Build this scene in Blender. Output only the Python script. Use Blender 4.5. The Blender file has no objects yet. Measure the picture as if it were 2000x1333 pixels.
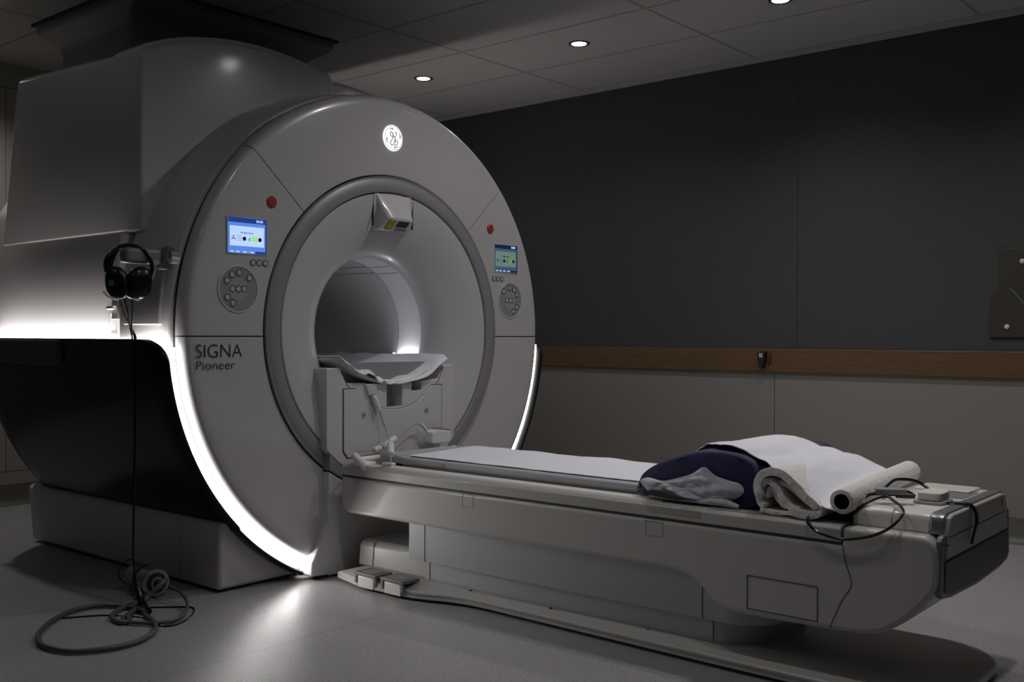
import bpy, bmesh, math, random
from mathutils import Vector, Matrix, noise
C = bpy.context.scene
COL = C.collection
rnd = random.Random(7)
PI = math.pi

# ------------------------------------------------------------------ camera, world, exposure
cam_d = bpy.data.cameras.new('camera')
cam_d.sensor_width = 36.0
cam_d.lens = 1993.4 / 2000 * 36
cam_d.clip_start = 0.05
cam = bpy.data.objects.new('camera', cam_d)
COL.objects.link(cam)
yaw, pit, rol = math.radians(130.03), math.radians(-0.338), math.radians(0.141)
F = Vector((math.cos(yaw) * math.cos(pit), math.sin(yaw) * math.cos(pit), math.sin(pit)))
R = Vector((math.sin(yaw), -math.cos(yaw), 0))
U = R.cross(F)
R2 = R * math.cos(rol) + U * math.sin(rol)
U2 = -R * math.sin(rol) + U * math.cos(rol)
M = Matrix((R2, U2, -F)).transposed().to_4x4()
M.translation = Vector((3.5, -3.296, 1.06))
cam.matrix_world = M
C.camera = cam
world = bpy.data.worlds.new('world')
world.use_nodes = True
world.node_tree.nodes['Background'].inputs[0].default_value = (0.5, 0.5, 0.52, 1)
world.node_tree.nodes['Background'].inputs[1].default_value = 0.0
C.world = world
C.view_settings.view_transform = 'Standard'
C.view_settings.look = 'None'
C.view_settings.gamma = 1.0
C.view_settings.exposure = 0.0
C.view_settings.use_curve_mapping = False
C.cycles.use_denoising = True
C.cycles.max_bounces = 8
C.cycles.sample_clamp_indirect = 6.0
C.cycles.caustics_reflective = False
C.cycles.caustics_refractive = False

ZC = 1.074                      # bore centre height
H_CEIL = 2.73
WALL_Y = 2.364
BACK_X = -2.93

def spot(name, loc, energy, size=130, blend=0.6, radius=0.045, col=(1, .975, .962), target=None):
    l = bpy.data.lights.new(name, 'SPOT')
    l.energy = energy
    l.spot_size = math.radians(size)
    l.spot_blend = blend
    l.shadow_soft_size = radius
    l.color = col
    o = bpy.data.objects.new(name, l)
    o.location = loc
    if target:
        o.rotation_euler = (Vector(target) - Vector(loc)).to_track_quat('-Z', 'Y').to_euler()
    COL.objects.link(o)
    return o
LIGHT_ROW = [(-1.222, 1.423), (0.028, 1.427), (1.25, 1.45), (2.5, 1.45)]
for i, (x, y) in enumerate(LIGHT_ROW):
    spot('downlight_or_fill_lamp', (x, y, H_CEIL - 0.02), [9, 15, 32, 24][i], 140, 1.0)
for i, (x, y) in enumerate([(-2.45, -1.05), (1.25, -1.05), (2.5, -1.05), (1.10, 0.35), (2.5, 0.2), (0.6, -2.6)]):  # last entry is an added fill lamp, not a downlight
    spot('downlight_or_fill_lamp', (x, y, H_CEIL - 0.02), [46, 17, 13, 31, 40, 6][i], [140, 140, 140, 158, 140, 140][i], [1, 1, 1, .62, 1, 1][i])

# ------------------------------------------------------------------ materials
def mat(name, col, rough=0.5, metal=0.0, coat=0.0, spec=0.5, emit=0, emit_col=None, bump=None, sheen=0.0):
    m = bpy.data.materials.new(name)
    m.use_nodes = True
    nt = m.node_tree
    b = nt.nodes['Principled BSDF']
    b.inputs['Base Color'].default_value = (*col, 1)
    b.inputs['Roughness'].default_value = rough
    b.inputs['Metallic'].default_value = metal
    b.inputs['Coat Weight'].default_value = coat
    b.inputs['Coat Roughness'].default_value = 0.10
    b.inputs['Specular IOR Level'].default_value = spec
    b.inputs['Sheen Weight'].default_value = sheen
    if emit:
        b.inputs['Emission Color'].default_value = (*(emit_col or col), 1)
        b.inputs['Emission Strength'].default_value = emit
    if bump:
        sc, st = bump
        tc = nt.nodes.new('ShaderNodeTexCoord')
        n = nt.nodes.new('ShaderNodeTexNoise')
        n.inputs['Scale'].default_value = sc
        n.inputs['Detail'].default_value = 4
        bp = nt.nodes.new('ShaderNodeBump')
        bp.inputs['Strength'].default_value = st
        bp.inputs['Distance'].default_value = 0.01
        nt.links.new(tc.outputs['Object'], n.inputs['Vector'])
        nt.links.new(n.outputs['Fac'], bp.inputs['Height'])
        nt.links.new(bp.outputs['Normal'], b.inputs['Normal'])
    return m

def noisy(name, c1, c2, scale, rough=0.6, detail=3, lo=.4, hi=.6, stretch=(1, 1, 1), bump=0.0, spec=.5):
    m = mat(name, c1, rough, spec=spec)
    nt = m.node_tree
    b = nt.nodes['Principled BSDF']
    tc = nt.nodes.new('ShaderNodeTexCoord')
    mp = nt.nodes.new('ShaderNodeMapping')
    mp.inputs['Scale'].default_value = stretch
    n = nt.nodes.new('ShaderNodeTexNoise')
    n.inputs['Scale'].default_value = scale
    n.inputs['Detail'].default_value = detail
    r = nt.nodes.new('ShaderNodeValToRGB')
    r.color_ramp.elements[0].position = lo
    r.color_ramp.elements[0].color = (*c1, 1)
    r.color_ramp.elements[1].position = hi
    r.color_ramp.elements[1].color = (*c2, 1)
    nt.links.new(tc.outputs['Object'], mp.inputs['Vector'])
    nt.links.new(mp.outputs['Vector'], n.inputs['Vector'])
    nt.links.new(n.outputs['Fac'], r.inputs['Fac'])
    nt.links.new(r.outputs['Color'], b.inputs['Base Color'])
    if bump:
        bp = nt.nodes.new('ShaderNodeBump')
        bp.inputs['Strength'].default_value = bump
        bp.inputs['Distance'].default_value = 0.002
        nt.links.new(n.outputs['Fac'], bp.inputs['Height'])
        nt.links.new(bp.outputs['Normal'], b.inputs['Normal'])
    return m

M_white = mat('scanner_white_plastic', (.60, .59, .59), .26, coat=.5)
M_face = mat('scanner_face_plastic', (.50, .49, .487), .30, coat=.4)
M_funnel = mat('bore_funnel_plastic', (.53, .52, .53), .32, coat=.3)
M_tubein = mat('bore_liner_grey', (.55, .55, .545), .3, coat=.2)
M_band = mat('bore_band_white', (.75, .75, .78), .5)
M_ring = mat('ring_grey_metallic', (.27, .265, .295), .42, metal=.1)
M_black = mat('black_gloss_shell', (.004, .004, .005), .28, spec=.35)
M_dark = mat('dark_gap', (.012, .012, .013), .6)
M_seam = mat('seam_dark', (.035, .034, .033), .6)
M_grey = mat('mid_grey_plastic', (.20, .20, .205), .45)
M_pad = mat('keypad_grey', (.27, .27, .275), .45)
M_btn = mat('button_grey', (.40, .40, .40), .4)
M_hgrey = mat('handle_grey', (.045, .045, .048), .4)
M_base = mat('base_white', (.50, .49, .48), .4)
M_led = mat('led_diffuser', (1, 1, 1), .5, emit=20, emit_col=(1, .985, .97))
M_ledtop = mat('led_strip_top', (1, 1, 1), .5, emit=21, emit_col=(1, .97, .95))
M_ledbore = mat('bore_light_strip', (1, 1, 1), .5, emit=30, emit_col=(.95, .96, 1))
M_logo = mat('logo_backlight', (.9, .9, .9), .5, emit=.95, emit_col=(1, 1, 1))
M_logoink = mat('logo_line', (.20, .20, .23), .5)
M_red = mat('stop_button_red', (.35, .035, .02), .4)
M_text = mat('print_dark', (.02, .02, .02), .5)
M_print = mat('print_white', (.7, .7, .7), .5)
M_table = mat('table_plastic', (.50, .485, .465), .38, coat=.1)
M_tablew = mat('table_white', (.82, .80, .77), .25, coat=.15)
M_skirt = mat('skirt_plastic', (.50, .50, .51), .42)
M_silver = mat('silver_trim', (.45, .45, .47), .28, metal=.8)
M_frame = mat('table_end_frame', (.20, .20, .205), .35, metal=.3)
M_panelD = mat('table_dark_panel', (.055, .055, .055), .4)
M_mat = mat('mattress_vinyl', (.40, .40, .43), .45)
M_sheet = mat('white_sheet', (.84, .83, .90), .85, bump=(9, .25), sheen=.2)
M_blanket = mat('white_blanket', (.80, .78, .76), .9, bump=(60, .5), sheen=.3)
M_navy = mat('navy_fabric', (.010, .012, .070), .6, bump=(14, .35))
M_inner = mat('pillow_inner', (.58, .58, .64), .8, bump=(18, .5))
M_cable = mat('cable_black', (.006, .006, .006), .25)
M_cableg = mat('cable_grey', (.085, .082, .085), .4)
M_cablew = mat('cable_light', (.33, .33, .34), .45)
M_bead = mat('ferrite_white', (.72, .71, .72), .4)
M_metal = mat('brushed_metal', (.35, .34, .32), .35, metal=.8)
M_duct = mat('duct_shaded_grey', (.22, .21, .205), .5)  # off-white metal made grey, its shade is put into the colour
M_trimring = mat('downlight_ring', (.10, .10, .10), .4)
M_lamp = mat('downlight_lens', (1, 1, 1), .5, emit=22, emit_col=(1, .97, .95))
M_brown = mat('reflection_brown', (.040, .034, .024), .5)
M_foam = mat('foam_cream', (.68, .66, .60), .9)
M_cream = mat('cream_plastic', (.38, .36, .32), .5)
M_yellow = mat('yellow_label', (.42, .36, .03), .5)
M_green = mat('green_label', (.02, .10, .04), .5)
M_pedal = mat('pedal_grey', (.19, .185, .185), .5)
M_faint = mat('faint_line', (.25, .24, .23), .6)
M_scr = lambda n, c, e: mat(n, c, .3, emit=e, emit_col=c)

M_upwall = noisy('acoustic_fabric', (.060, .059, .062), (.074, .073, .075), 350, .9, bump=.2, spec=.2)
M_lowwall = mat('wall_panel_beige', (.235, .222, .205), .5)
M_back = mat('back_wall_paint', (.30, .28, .25), .6)
M_wood = noisy('oak_rail', (.085, .045, .016), (.15, .085, .032), 7, .45, 6, .3, .7, (1.2, 8, 30))
M_base_v = noisy('cove_vinyl', (.10, .10, .088), (.13, .125, .11), 90, .5)
M_otherwall = mat('plain_wall', (.36, .35, .34), .7)

def floor_mat():
    m = mat('speckled_vinyl', (.4, .4, .4), .34, spec=.45)
    nt = m.node_tree; b = nt.nodes['Principled BSDF']; L = nt.links
    tc = nt.nodes.new('ShaderNodeTexCoord')
    v = nt.nodes.new('ShaderNodeTexNoise'); v.inputs['Scale'].default_value = 160; v.inputs['Detail'].default_value = 2
    r = nt.nodes.new('ShaderNodeValToRGB')
    e = r.color_ramp.elements
    e[0].position = .32; e[0].color = (.10, .095, .095, 1)
    e[1].position = .42; e[1].color = (.355, .345, .345, 1)
    x = e.new(.66); x.color = (.375, .365, .365, 1)
    x = e.new(.74); x.color = (.50, .495, .49, 1)
    n2 = nt.nodes.new('ShaderNodeTexNoise'); n2.inputs['Scale'].default_value = 2.2; n2.inputs['Detail'].default_value = 4
    mx = nt.nodes.new('ShaderNodeMix'); mx.data_type = 'RGBA'; mx.blend_type = 'MULTIPLY'; mx.inputs[0].default_value = .18
    L.new(tc.outputs['Object'], v.inputs['Vector']); L.new(tc.outputs['Object'], n2.inputs['Vector'])
    L.new(v.outputs['Fac'], r.inputs['Fac'])
    L.new(r.outputs['Color'], mx.inputs[6]); L.new(n2.outputs['Fac'], mx.inputs[7])
    # welded seam line at x = 0.656
    sp = nt.nodes.new('ShaderNodeSeparateXYZ'); L.new(tc.outputs['Object'], sp.inputs[0])
    s1 = nt.nodes.new('ShaderNodeMath'); s1.operation = 'SUBTRACT'; s1.inputs[1].default_value = .656
    s2 = nt.nodes.new('ShaderNodeMath'); s2.operation = 'ABSOLUTE'
    s3 = nt.nodes.new('ShaderNodeMath'); s3.operation = 'LESS_THAN'; s3.inputs[1].default_value = .0022
    L.new(sp.outputs[0], s1.inputs[0]); L.new(s1.outputs[0], s2.inputs[0]); L.new(s2.outputs[0], s3.inputs[0])
    m2 = nt.nodes.new('ShaderNodeMix'); m2.data_type = 'RGBA'; m2.inputs[7].default_value = (.16, .155, .15, 1)
    L.new(s3.outputs[0], m2.inputs[0]); L.new(mx.outputs[2], m2.inputs[6]); L.new(m2.outputs[2], b.inputs['Base Color'])
    rr = nt.nodes.new('ShaderNodeMapRange'); rr.inputs[3].default_value = .30; rr.inputs[4].default_value = .42
    L.new(n2.outputs['Fac'], rr.inputs[0]); L.new(rr.outputs[0], b.inputs['Roughness'])
    return m
M_floor = floor_mat()

def ceil_mat():
    m = mat('ceiling_tiles', (.5, .5, .5), .85, spec=.2)
    nt = m.node_tree; b = nt.nodes['Principled BSDF']; L = nt.links
    tc = nt.nodes.new('ShaderNodeTexCoord'); sp = nt.nodes.new('ShaderNodeSeparateXYZ'); L.new(tc.outputs['Object'], sp.inputs[0])
    def line(idx, off, period, w):
        a = nt.nodes.new('ShaderNodeMath'); a.operation = 'SUBTRACT'; a.inputs[1].default_value = off - period / 2
        d = nt.nodes.new('ShaderNodeMath'); d.operation = 'FLOORED_MODULO'; d.inputs[1].default_value = period
        s = nt.nodes.new('ShaderNodeMath'); s.operation = 'SUBTRACT'; s.inputs[1].default_value = period / 2
        ab = nt.nodes.new('ShaderNodeMath'); ab.operation = 'ABSOLUTE'
        lt = nt.nodes.new('ShaderNodeMath'); lt.operation = 'LESS_THAN'; lt.inputs[1].default_value = w
        L.new(sp.outputs[idx], a.inputs[0]); L.new(a.outputs[0], d.inputs[0]); L.new(d.outputs[0], s.inputs[0])
        L.new(s.outputs[0], ab.inputs[0]); L.new(ab.outputs[0], lt.inputs[0])
        return lt.outputs[0]
    l1 = line(0, -.615, 1.278, .010); l2 = line(1, .534, .6, .009)
    mx = nt.nodes.new('ShaderNodeMath'); mx.operation = 'MAXIMUM'; L.new(l1, mx.inputs[0]); L.new(l2, mx.inputs[1])
    mm = nt.nodes.new('ShaderNodeMix'); mm.data_type = 'RGBA'
    mm.inputs[6].default_value = (.44, .43, .42, 1); mm.inputs[7].default_value = (.27, .26, .25, 1)
    L.new(mx.outputs[0], mm.inputs[0]); L.new(mm.outputs[2], b.inputs['Base Color'])
    return m
M_ceil = ceil_mat()

# ------------------------------------------------------------------ mesh helpers
def obj(name, bm, m, parent=None, bevel=0, seg=2, smooth=35, loc=None, recalc=True, keep=False):
    if recalc:
        bmesh.ops.recalc_face_normals(bm, faces=bm.faces)
    me = bpy.data.meshes.new(name)
    bm.to_mesh(me)
    if not keep:
        bm.free()
    me.materials.append(m)
    if smooth:
        for p in me.polygons:
            p.use_smooth = True
        me.set_sharp_from_angle(angle=math.radians(smooth))
    o = bpy.data.objects.new(name, me)
    COL.objects.link(o)
    if loc:
        o.location = loc
    if parent is not None:
        o.parent = parent
        root = parent
        off = Vector(root.location)
        if root.parent is not None:
            off = off + Vector(root.parent.location)
        if not loc:
            o.location = -off
            # children meshes are written in world coordinates
            me.transform(Matrix.Translation(-off))
            o.location = (0, 0, 0)
    if bevel:
        md = o.modifiers.new('bevel', 'BEVEL')
        md.width = bevel; md.segments = seg; md.limit_method = 'ANGLE'; md.angle_limit = math.radians(30)
        md.harden_normals = False
    return o

def thing(name, label, cat, loc, group=None):
    o = bpy.data.objects.new(name, None)
    o.empty_display_size = .1
    COL.objects.link(o)
    o.location = loc
    o['label'] = label; o['category'] = cat
    if group: o['group'] = group
    return o
def tag(o, label, cat, group=None):
    o['label'] = label; o['category'] = cat
    if group: o['group'] = group
    return o
def struct(name, bm, m, bevel=0, **k):
    o = obj(name, bm, m, None, bevel, **k)
    o['kind'] = 'structure'
    return o

def box(x0, x1, y0, y1, z0, z1, bm=None):
    bm = bm or bmesh.new()
    vs = [bm.verts.new((x, y, z)) for x in (x0, x1) for y in (y0, y1) for z in (z0, z1)]
    for f in ((0, 1, 3, 2), (4, 6, 7, 5), (0, 4, 5, 1), (2, 3, 7, 6), (0, 2, 6, 4), (1, 5, 7, 3)):
        bm.faces.new([vs[i] for i in f])
    return bm
def prism(pts, ax, a0, a1, bm=None):
    """pts are the two coordinates other than axis ax, in xyz order."""
    bm = bm or bmesh.new()
    def P(p, a):
        if ax == 'x': return (a, p[0], p[1])
        if ax == 'y': return (p[0], a, p[1])
        return (p[0], p[1], a)
    lo = [bm.verts.new(P(p, a0)) for p in pts]; hi = [bm.verts.new(P(p, a1)) for p in pts]
    n = len(pts)
    bm.faces.new(lo[::-1]); bm.faces.new(hi)
    for i in range(n):
        bm.faces.new((lo[i], lo[(i + 1) % n], hi[(i + 1) % n], hi[i]))
    return bm
def lathe(prof, segs=160, closed=False, a0=0.0, a1=2 * PI, yc=0.0, zc=ZC, bm=None):
    """revolve (r, x) profile about the bore axis; angle 0 is +Y, pi/2 is up."""
    bm = bm or bmesh.new()
    full = abs(a1 - a0 - 2 * PI) < 1e-6
    n = segs if full else segs + 1
    rings = []
    for k in range(n):
        a = a0 + (a1 - a0) * k / segs
        rings.append([bm.verts.new((x, yc + r * math.cos(a), zc + r * math.sin(a))) for r, x in prof])
    m = len(prof)
    for k in range(segs):
        A = rings[k]; B = rings[(k + 1) % n]
        for i in range(m if closed else m - 1):
            bm.faces.new((A[i], A[(i + 1) % m], B[(i + 1) % m], B[i]))
    if closed and not full:
        bm.faces.new(rings[0]); bm.faces.new(rings[-1][::-1])
    return bm
def cut(bm, co, no):
    """remove what lies on the side the normal points to, close the cut."""
    r = bmesh.ops.bisect_plane(bm, geom=bm.verts[:] + bm.edges[:] + bm.faces[:], plane_co=co, plane_no=no, clear_outer=True)
    be = [e for e in bm.edges if e.is_boundary]
    if be:
        bmesh.ops.holes_fill(bm, edges=be, sides=0)
    return bm
def cyl(p0, p1, r0, r1=None, segs=24, caps=True, bm=None):
    bm = bm or bmesh.new()
    r1 = r0 if r1 is None else r1
    p0 = Vector(p0); p1 = Vector(p1); d = (p1 - p0).normalized()
    u = d.orthogonal().normalized(); v = d.cross(u)
    A = [bm.verts.new(p0 + (u * math.cos(2 * PI * k / segs) + v * math.sin(2 * PI * k / segs)) * r0) for k in range(segs)]
    B = [bm.verts.new(p1 + (u * math.cos(2 * PI * k / segs) + v * math.sin(2 * PI * k / segs)) * r1) for k in range(segs)]
    for k in range(segs):
        bm.faces.new((A[k], A[(k + 1) % segs], B[(k + 1) % segs], B[k]))
    if caps:
        bm.faces.new(A[::-1]); bm.faces.new(B)
    return bm
def spin_profile(p0, p1, prof, segs=24, bm=None):
    """prof = list of (t along p0->p1 in metres, radius)"""
    bm = bm or bmesh.new()
    p0 = Vector(p0); d = (Vector(p1) - p0).normalized()
    u = d.orthogonal().normalized(); v = d.cross(u)
    rings = []
    for t, r in prof:
        rings.append([bm.verts.new(p0 + d * t + (u * math.cos(2 * PI * k / segs) + v * math.sin(2 * PI * k / segs)) * max(r, 1e-4)) for k in range(segs)])
    for A, B in zip(rings, rings[1:]):
        for k in range(segs):
            bm.faces.new((A[k], A[(k + 1) % segs], B[(k + 1) % segs], B[k]))
    bm.faces.new(rings[0][::-1]); bm.faces.new(rings[-1])
    return bm
def catmull(pts, n=8, closed=False):
    P = [Vector(p) for p in pts]; out = []
    m = len(P)
    rng = range(m if closed else m - 1)
    for i in rng:
        p0 = P[(i - 1) % m] if closed or i > 0 else P[0]
        p1 = P[i]; p2 = P[(i + 1) % m]
        p3 = P[(i + 2) % m] if closed or i + 2 < m else P[-1]
        for k in range(n):
            t = k / n
            out.append(.5 * ((2 * p1) + (p2 - p0) * t + (2 * p0 - 5 * p1 + 4 * p2 - p3) * t * t + (-p0 + 3 * p1 - 3 * p2 + p3) * t ** 3))
    if not closed: out.append(P[-1])
    return out
def tube(pts, r, segs=10, closed=False, n=8, bm=None, rfun=None):
    bm = bm or bmesh.new()
    P = catmull(pts, n, closed); m = len(P)
    up = Vector((0, 0, 1)); rings = []
    prev = None
    for i, p in enumerate(P):
        a = P[(i - 1) % m] if closed or i else P[0]
        b = P[(i + 1) % m] if closed or i < m - 1 else P[-1]
        d = (b - a)
        d = d.normalized() if d.length > 1e-9 else Vector((1, 0, 0))
        u = (prev - d * prev.dot(d)) if prev is not None else d.orthogonal()
        if u.length < 1e-6: u = d.orthogonal()
        u.normalize(); prev = u; v = d.cross(u)
        rr = rfun(i / (m - 1)) * r if rfun else r
        rings.append([bm.verts.new(p + (u * math.cos(2 * PI * k / segs) + v * math.sin(2 * PI * k / segs)) * rr) for k in range(segs)])
    for i in range(m if closed else m - 1):
        A = rings[i]; B = rings[(i + 1) % m]
        for k in range(segs):
            bm.faces.new((A[k], A[(k + 1) % segs], B[(k + 1) % segs], B[k]))
    if not closed:
        bm.faces.new(rings[0][::-1]); bm.faces.new(rings[-1])
    return bm
def grid(nu, nv, f, bm=None):
    bm = bm or bmesh.new()
    V = [[bm.verts.new(f(i / nu, j / nv)) for j in range(nv + 1)] for i in range(nu + 1)]
    for i in range(nu):
        for j in range(nv):
            bm.faces.new((V[i][j], V[i + 1][j], V[i + 1][j + 1], V[i][j + 1]))
    return bm
def solidify(o, t, off=-1):
    md = o.modifiers.new('thick', 'SOLIDIFY'); md.thickness = t; md.offset = off
    return o
def subsurf(o, n=1):
    md = o.modifiers.new('sub', 'SUBSURF'); md.levels = n; md.render_levels = n
    return o
def lerp(tab, x):
    if x <= tab[0][0]: return tab[0][1]
    for (a, b), (c, d) in zip(tab, tab[1:]):
        if x <= c: return b + (d - b) * (x - a) / (c - a)
    return tab[-1][1]
def nz(x, y, z=0): return noise.noise(Vector((x, y, z)))
def text_obj(name, s, size, m, parent, origin, right, up, thin=0.0, align='LEFT', depth=.0006, width=None):
    cu = bpy.data.curves.new(name, 'FONT')
    cu.body = s; cu.size = size; cu.extrude = depth; cu.offset = -thin; cu.align_x = align
    t = bpy.data.objects.new('tmp', cu); COL.objects.link(t)
    dg = bpy.context.evaluated_depsgraph_get(); dg.update()
    me = bpy.data.meshes.new_from_object(t.evaluated_get(dg))
    bpy.data.objects.remove(t)
    if width:
        xs_ = [v.co.x for v in me.vertices]
        me.transform(Matrix.Diagonal((width / (max(xs_) - min(xs_)), 1, 1, 1)))
    r = Vector(right).normalized(); u = Vector(up).normalized(); n = r.cross(u)
    mm = Matrix((r, u, n)).transposed().to_4x4(); mm.translation = Vector(origin) - Vector(parent.location) - (Vector(parent.parent.location) if parent.parent else Vector())
    me.transform(mm); me.materials.clear(); me.materials.append(m); me.name = name
    o = bpy.data.objects.new(name, me); COL.objects.link(o); o.parent = parent
    return o

# ------------------------------------------------------------------ room shell
X1, Y0 = 5.6, -4.6
struct('floor', box(BACK_X - .1, X1, Y0, WALL_Y + .1, -.1, 0), M_floor)
struct('ceiling', box(BACK_X - .1, X1, Y0, WALL_Y + .1, H_CEIL, H_CEIL + .1), M_ceil)
struct('wall_right', box(BACK_X - .1, X1, WALL_Y + .02, WALL_Y + .12, 0, H_CEIL), M_otherwall)
struct('wall_back', box(BACK_X - .12, BACK_X - .02, Y0, WALL_Y + .1, 0, H_CEIL), M_otherwall)
struct('wall_left', box(BACK_X - .1, X1, Y0 - .1, Y0, 0, H_CEIL), M_otherwall)
struct('wall_front', box(X1, X1 + .1, Y0, WALL_Y + .1, 0, H_CEIL), M_otherwall)
k = 1
# acoustic fabric boards above the rail, in 2.4 m boards
xs = [BACK_X - .02, -1.67, -.37, .93, 2.24, 3.55, X1]
for a, b in zip(xs, xs[1:]):
    struct('trim_%d' % k, box(a + .0012, b - .0012, WALL_Y, WALL_Y + .02, .975, H_CEIL - .03), M_upwall); k += 1
xs = [BACK_X - .02, -1.63, .789, 3.21, X1]
for a, b in zip(xs, xs[1:]):
    struct('trim_%d' % k, box(a + .002, b - .002, WALL_Y, WALL_Y + .02, .12, .848), M_lowwall); k += 1
struct('trim_%d' % k, box(BACK_X - .02, X1, WALL_Y - .022, WALL_Y + .02, .843, .981), M_wood, bevel=.003); k += 1
struct('trim_%d' % k, box(BACK_X - .02, X1, WALL_Y - .03, WALL_Y + .02, H_CEIL - .028, H_CEIL), mat('edge_angle_white', (.42, .41, .40), .6)); k += 1
# back wall boards
for a, b in ((Y0, -1.72), (-1.72, -.488), (-.488, .73), (.73, WALL_Y)):
    struct('trim_%d' % k, box(BACK_X - .02, BACK_X, a + .002, b - .002, .21, 2.575), M_back); k += 1
struct('trim_%d' % k, box(BACK_X - .02, BACK_X, Y0, WALL_Y, 2.58, H_CEIL), M_back); k += 1
struct('trim_%d' % k, box(BACK_X - .02, BACK_X + .004, Y0, WALL_Y, .13, .206), M_back); k += 1
def cove(x):
    return [(0, .0), (.05, .0), (.03, .006), (.016, .02), (.010, .04), (.008, .13), (0, .13)]
struct('baseboard_right', prism([(WALL_Y - q[0] * 1.0, q[1]) for q in cove(0)], 'x', BACK_X, X1), M_base_v)
struct('baseboard_back', prism([(BACK_X + q[0], q[1]) for q in cove(0)], 'y', Y0, WALL_Y), M_base_v)

# ------------------------------------------------------------------ downlights
def downlight(x, y, label):
    t = thing('downlight', label, 'ceiling light', (x, y, H_CEIL - .004), 'recessed ceiling downlights')
    bm = bmesh.new()
    n = 40
    prof = [(.062, 0), (.062, -.004), (.056, -.006), (.044, -.004), (.040, .0)]
    rings = [[bm.verts.new((x + r * math.cos(2 * PI * i / n), y + r * math.sin(2 * PI * i / n), H_CEIL + z)) for i in range(n)] for r, z in prof]
    for A, B in zip(rings, rings[1:]):
        for i in range(n): bm.faces.new((A[i], A[(i + 1) % n], B[(i + 1) % n], B[i]))
    obj('trim_ring', bm, M_trimring, t)
    obj('lens', cyl((x, y, H_CEIL - .001), (x, y, H_CEIL - .0035), .041, segs=32), M_lamp, t)
downlight(-1.222, 1.423, 'small round recessed ceiling light nearest the scanner, farthest left of the visible row')
downlight(.028, 1.427, 'small round recessed ceiling light in the middle of the ceiling row')
downlight(1.25, 1.45, 'small round recessed ceiling light cut by the top edge of the picture')

# ------------------------------------------------------------------ ceiling duct above the scanner
duct = thing('ceiling_duct', 'dark boxed service duct with flared top between scanner and ceiling', 'duct', (-1.5, -.1, H_CEIL))
def rect(x0, x1, y0, y1, z, r=.05, n=5):
    out = []
    for cx, cy, a in ((x1 - r, y1 - r, 0), (x0 + r, y1 - r, PI / 2), (x0 + r, y0 + r, PI), (x1 - r, y0 + r, 3 * PI / 2)):
        for i in range(n):
            t = a + PI / 2 * i / (n - 1)
            out.append((cx + r * math.cos(t), cy + r * math.sin(t), z))
    return out
def loft(secs, bm=None, caps=True):
    bm = bm or bmesh.new()
    rings = [[bm.verts.new(p) for p in s] for s in secs]
    n = len(rings[0])
    for A, B in zip(rings, rings[1:]):
        for i in range(n): bm.faces.new((A[i], A[(i + 1) % n], B[(i + 1) % n], B[i]))
    if caps:
        bm.faces.new(rings[0][::-1]); bm.faces.new(rings[-1])
    return bm
prof = [(0, 2.73), (0, 2.685), (.10, 2.668), (.28, 2.65), (.55, 2.635), (.8, 2.61), (.95, 2.585), (1, 2.55), (1, 2.20)]
secs = []
for t, z in prof:
    secs.append(rect(-2.02 + .09 * t, -1.01 - .17 * t, -.73 + .09 * t, .50 - .09 * t, z, .02 + .03 * t))
obj('duct_body', loft(secs), M_duct, duct, smooth=40)
obj('top_flange', prism([(-2.035, -.745), (-.995, -.745), (-.995, .515), (-2.035, .515)], 'z', 2.716, 2.7298), M_seam, duct)

# ------------------------------------------------------------------ MRI scanner
scn = thing('mri_scanner', 'large white round-faced imaging scanner with lit edge and open bore', 'scanner', (-.8, 0, 0))

# face panels: closed ring cross-section, then cut by planes
FP = [(.727, -.045), (.727, -.003), (.731, .001), (.80, .003), (.95, .001), (1.045, -.001), (1.068, -.003), (1.080, -.009), (1.088, -.020), (1.096, -.040), (1.097, -.060), (1.06, -.062)]
def face_panel(cuts):
    bm = lathe(FP, 200, closed=True)
    for co, no in cuts: cut(bm, co, no)
    return bm
P1 = Vector((0, -.755, 1.805)); P2 = Vector((0, -.52, 1.585))
d = (P2 - P1).normalized(); nL = Vector((0, -d.z, d.y)).normalized()
if nL.z < 0: nL = -nL                       # points up, away from the left panel
nR = Vector((0, -nL.y, nL.z))
g = .0022
P1r = Vector((0, .755, 1.805))
obj('top_panel', face_panel([(P1 + nL * g, -nL), (P1r + nR * g, -nR)]), M_face, scn)
up = Vector((0, 0, 1))
obj('control_panel', face_panel([(P1 - nL * g, nL), (Vector((0, 0, 1.0545)), -up), (Vector((0, 0, 1)), Vector((0, 1, 0)))]), M_face, scn)
obj('control_panel', face_panel([(P1r - nR * g, nR), (Vector((0, 0, 1.0545)), -up), (Vector((0, 0, 1)), Vector((0, -1, 0)))]), M_face, scn)
YL, YR = -.412, .352
obj('lower_panel', face_panel([(Vector((0, 0, 1.0495)), up), (Vector((0, YL, 1)), Vector((0, 1, 0))), (Vector((0, 0, .012)), -up)]), M_face, scn)
obj('lower_panel', face_panel([(Vector((0, 0, 1.0495)), up), (Vector((0, YR, 1)), Vector((0, -1, 0))), (Vector((0, 0, .012)), -up)]), M_face, scn)
bm = lathe([(.64, -.05), (.64, -.025), (1.088, -.025), (1.088, -.058), (1.05, -.07)], 160, closed=True)
cut(bm, Vector((0, 0, .014)), -up)
obj('panel_backing', bm, M_seam, scn)

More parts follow.
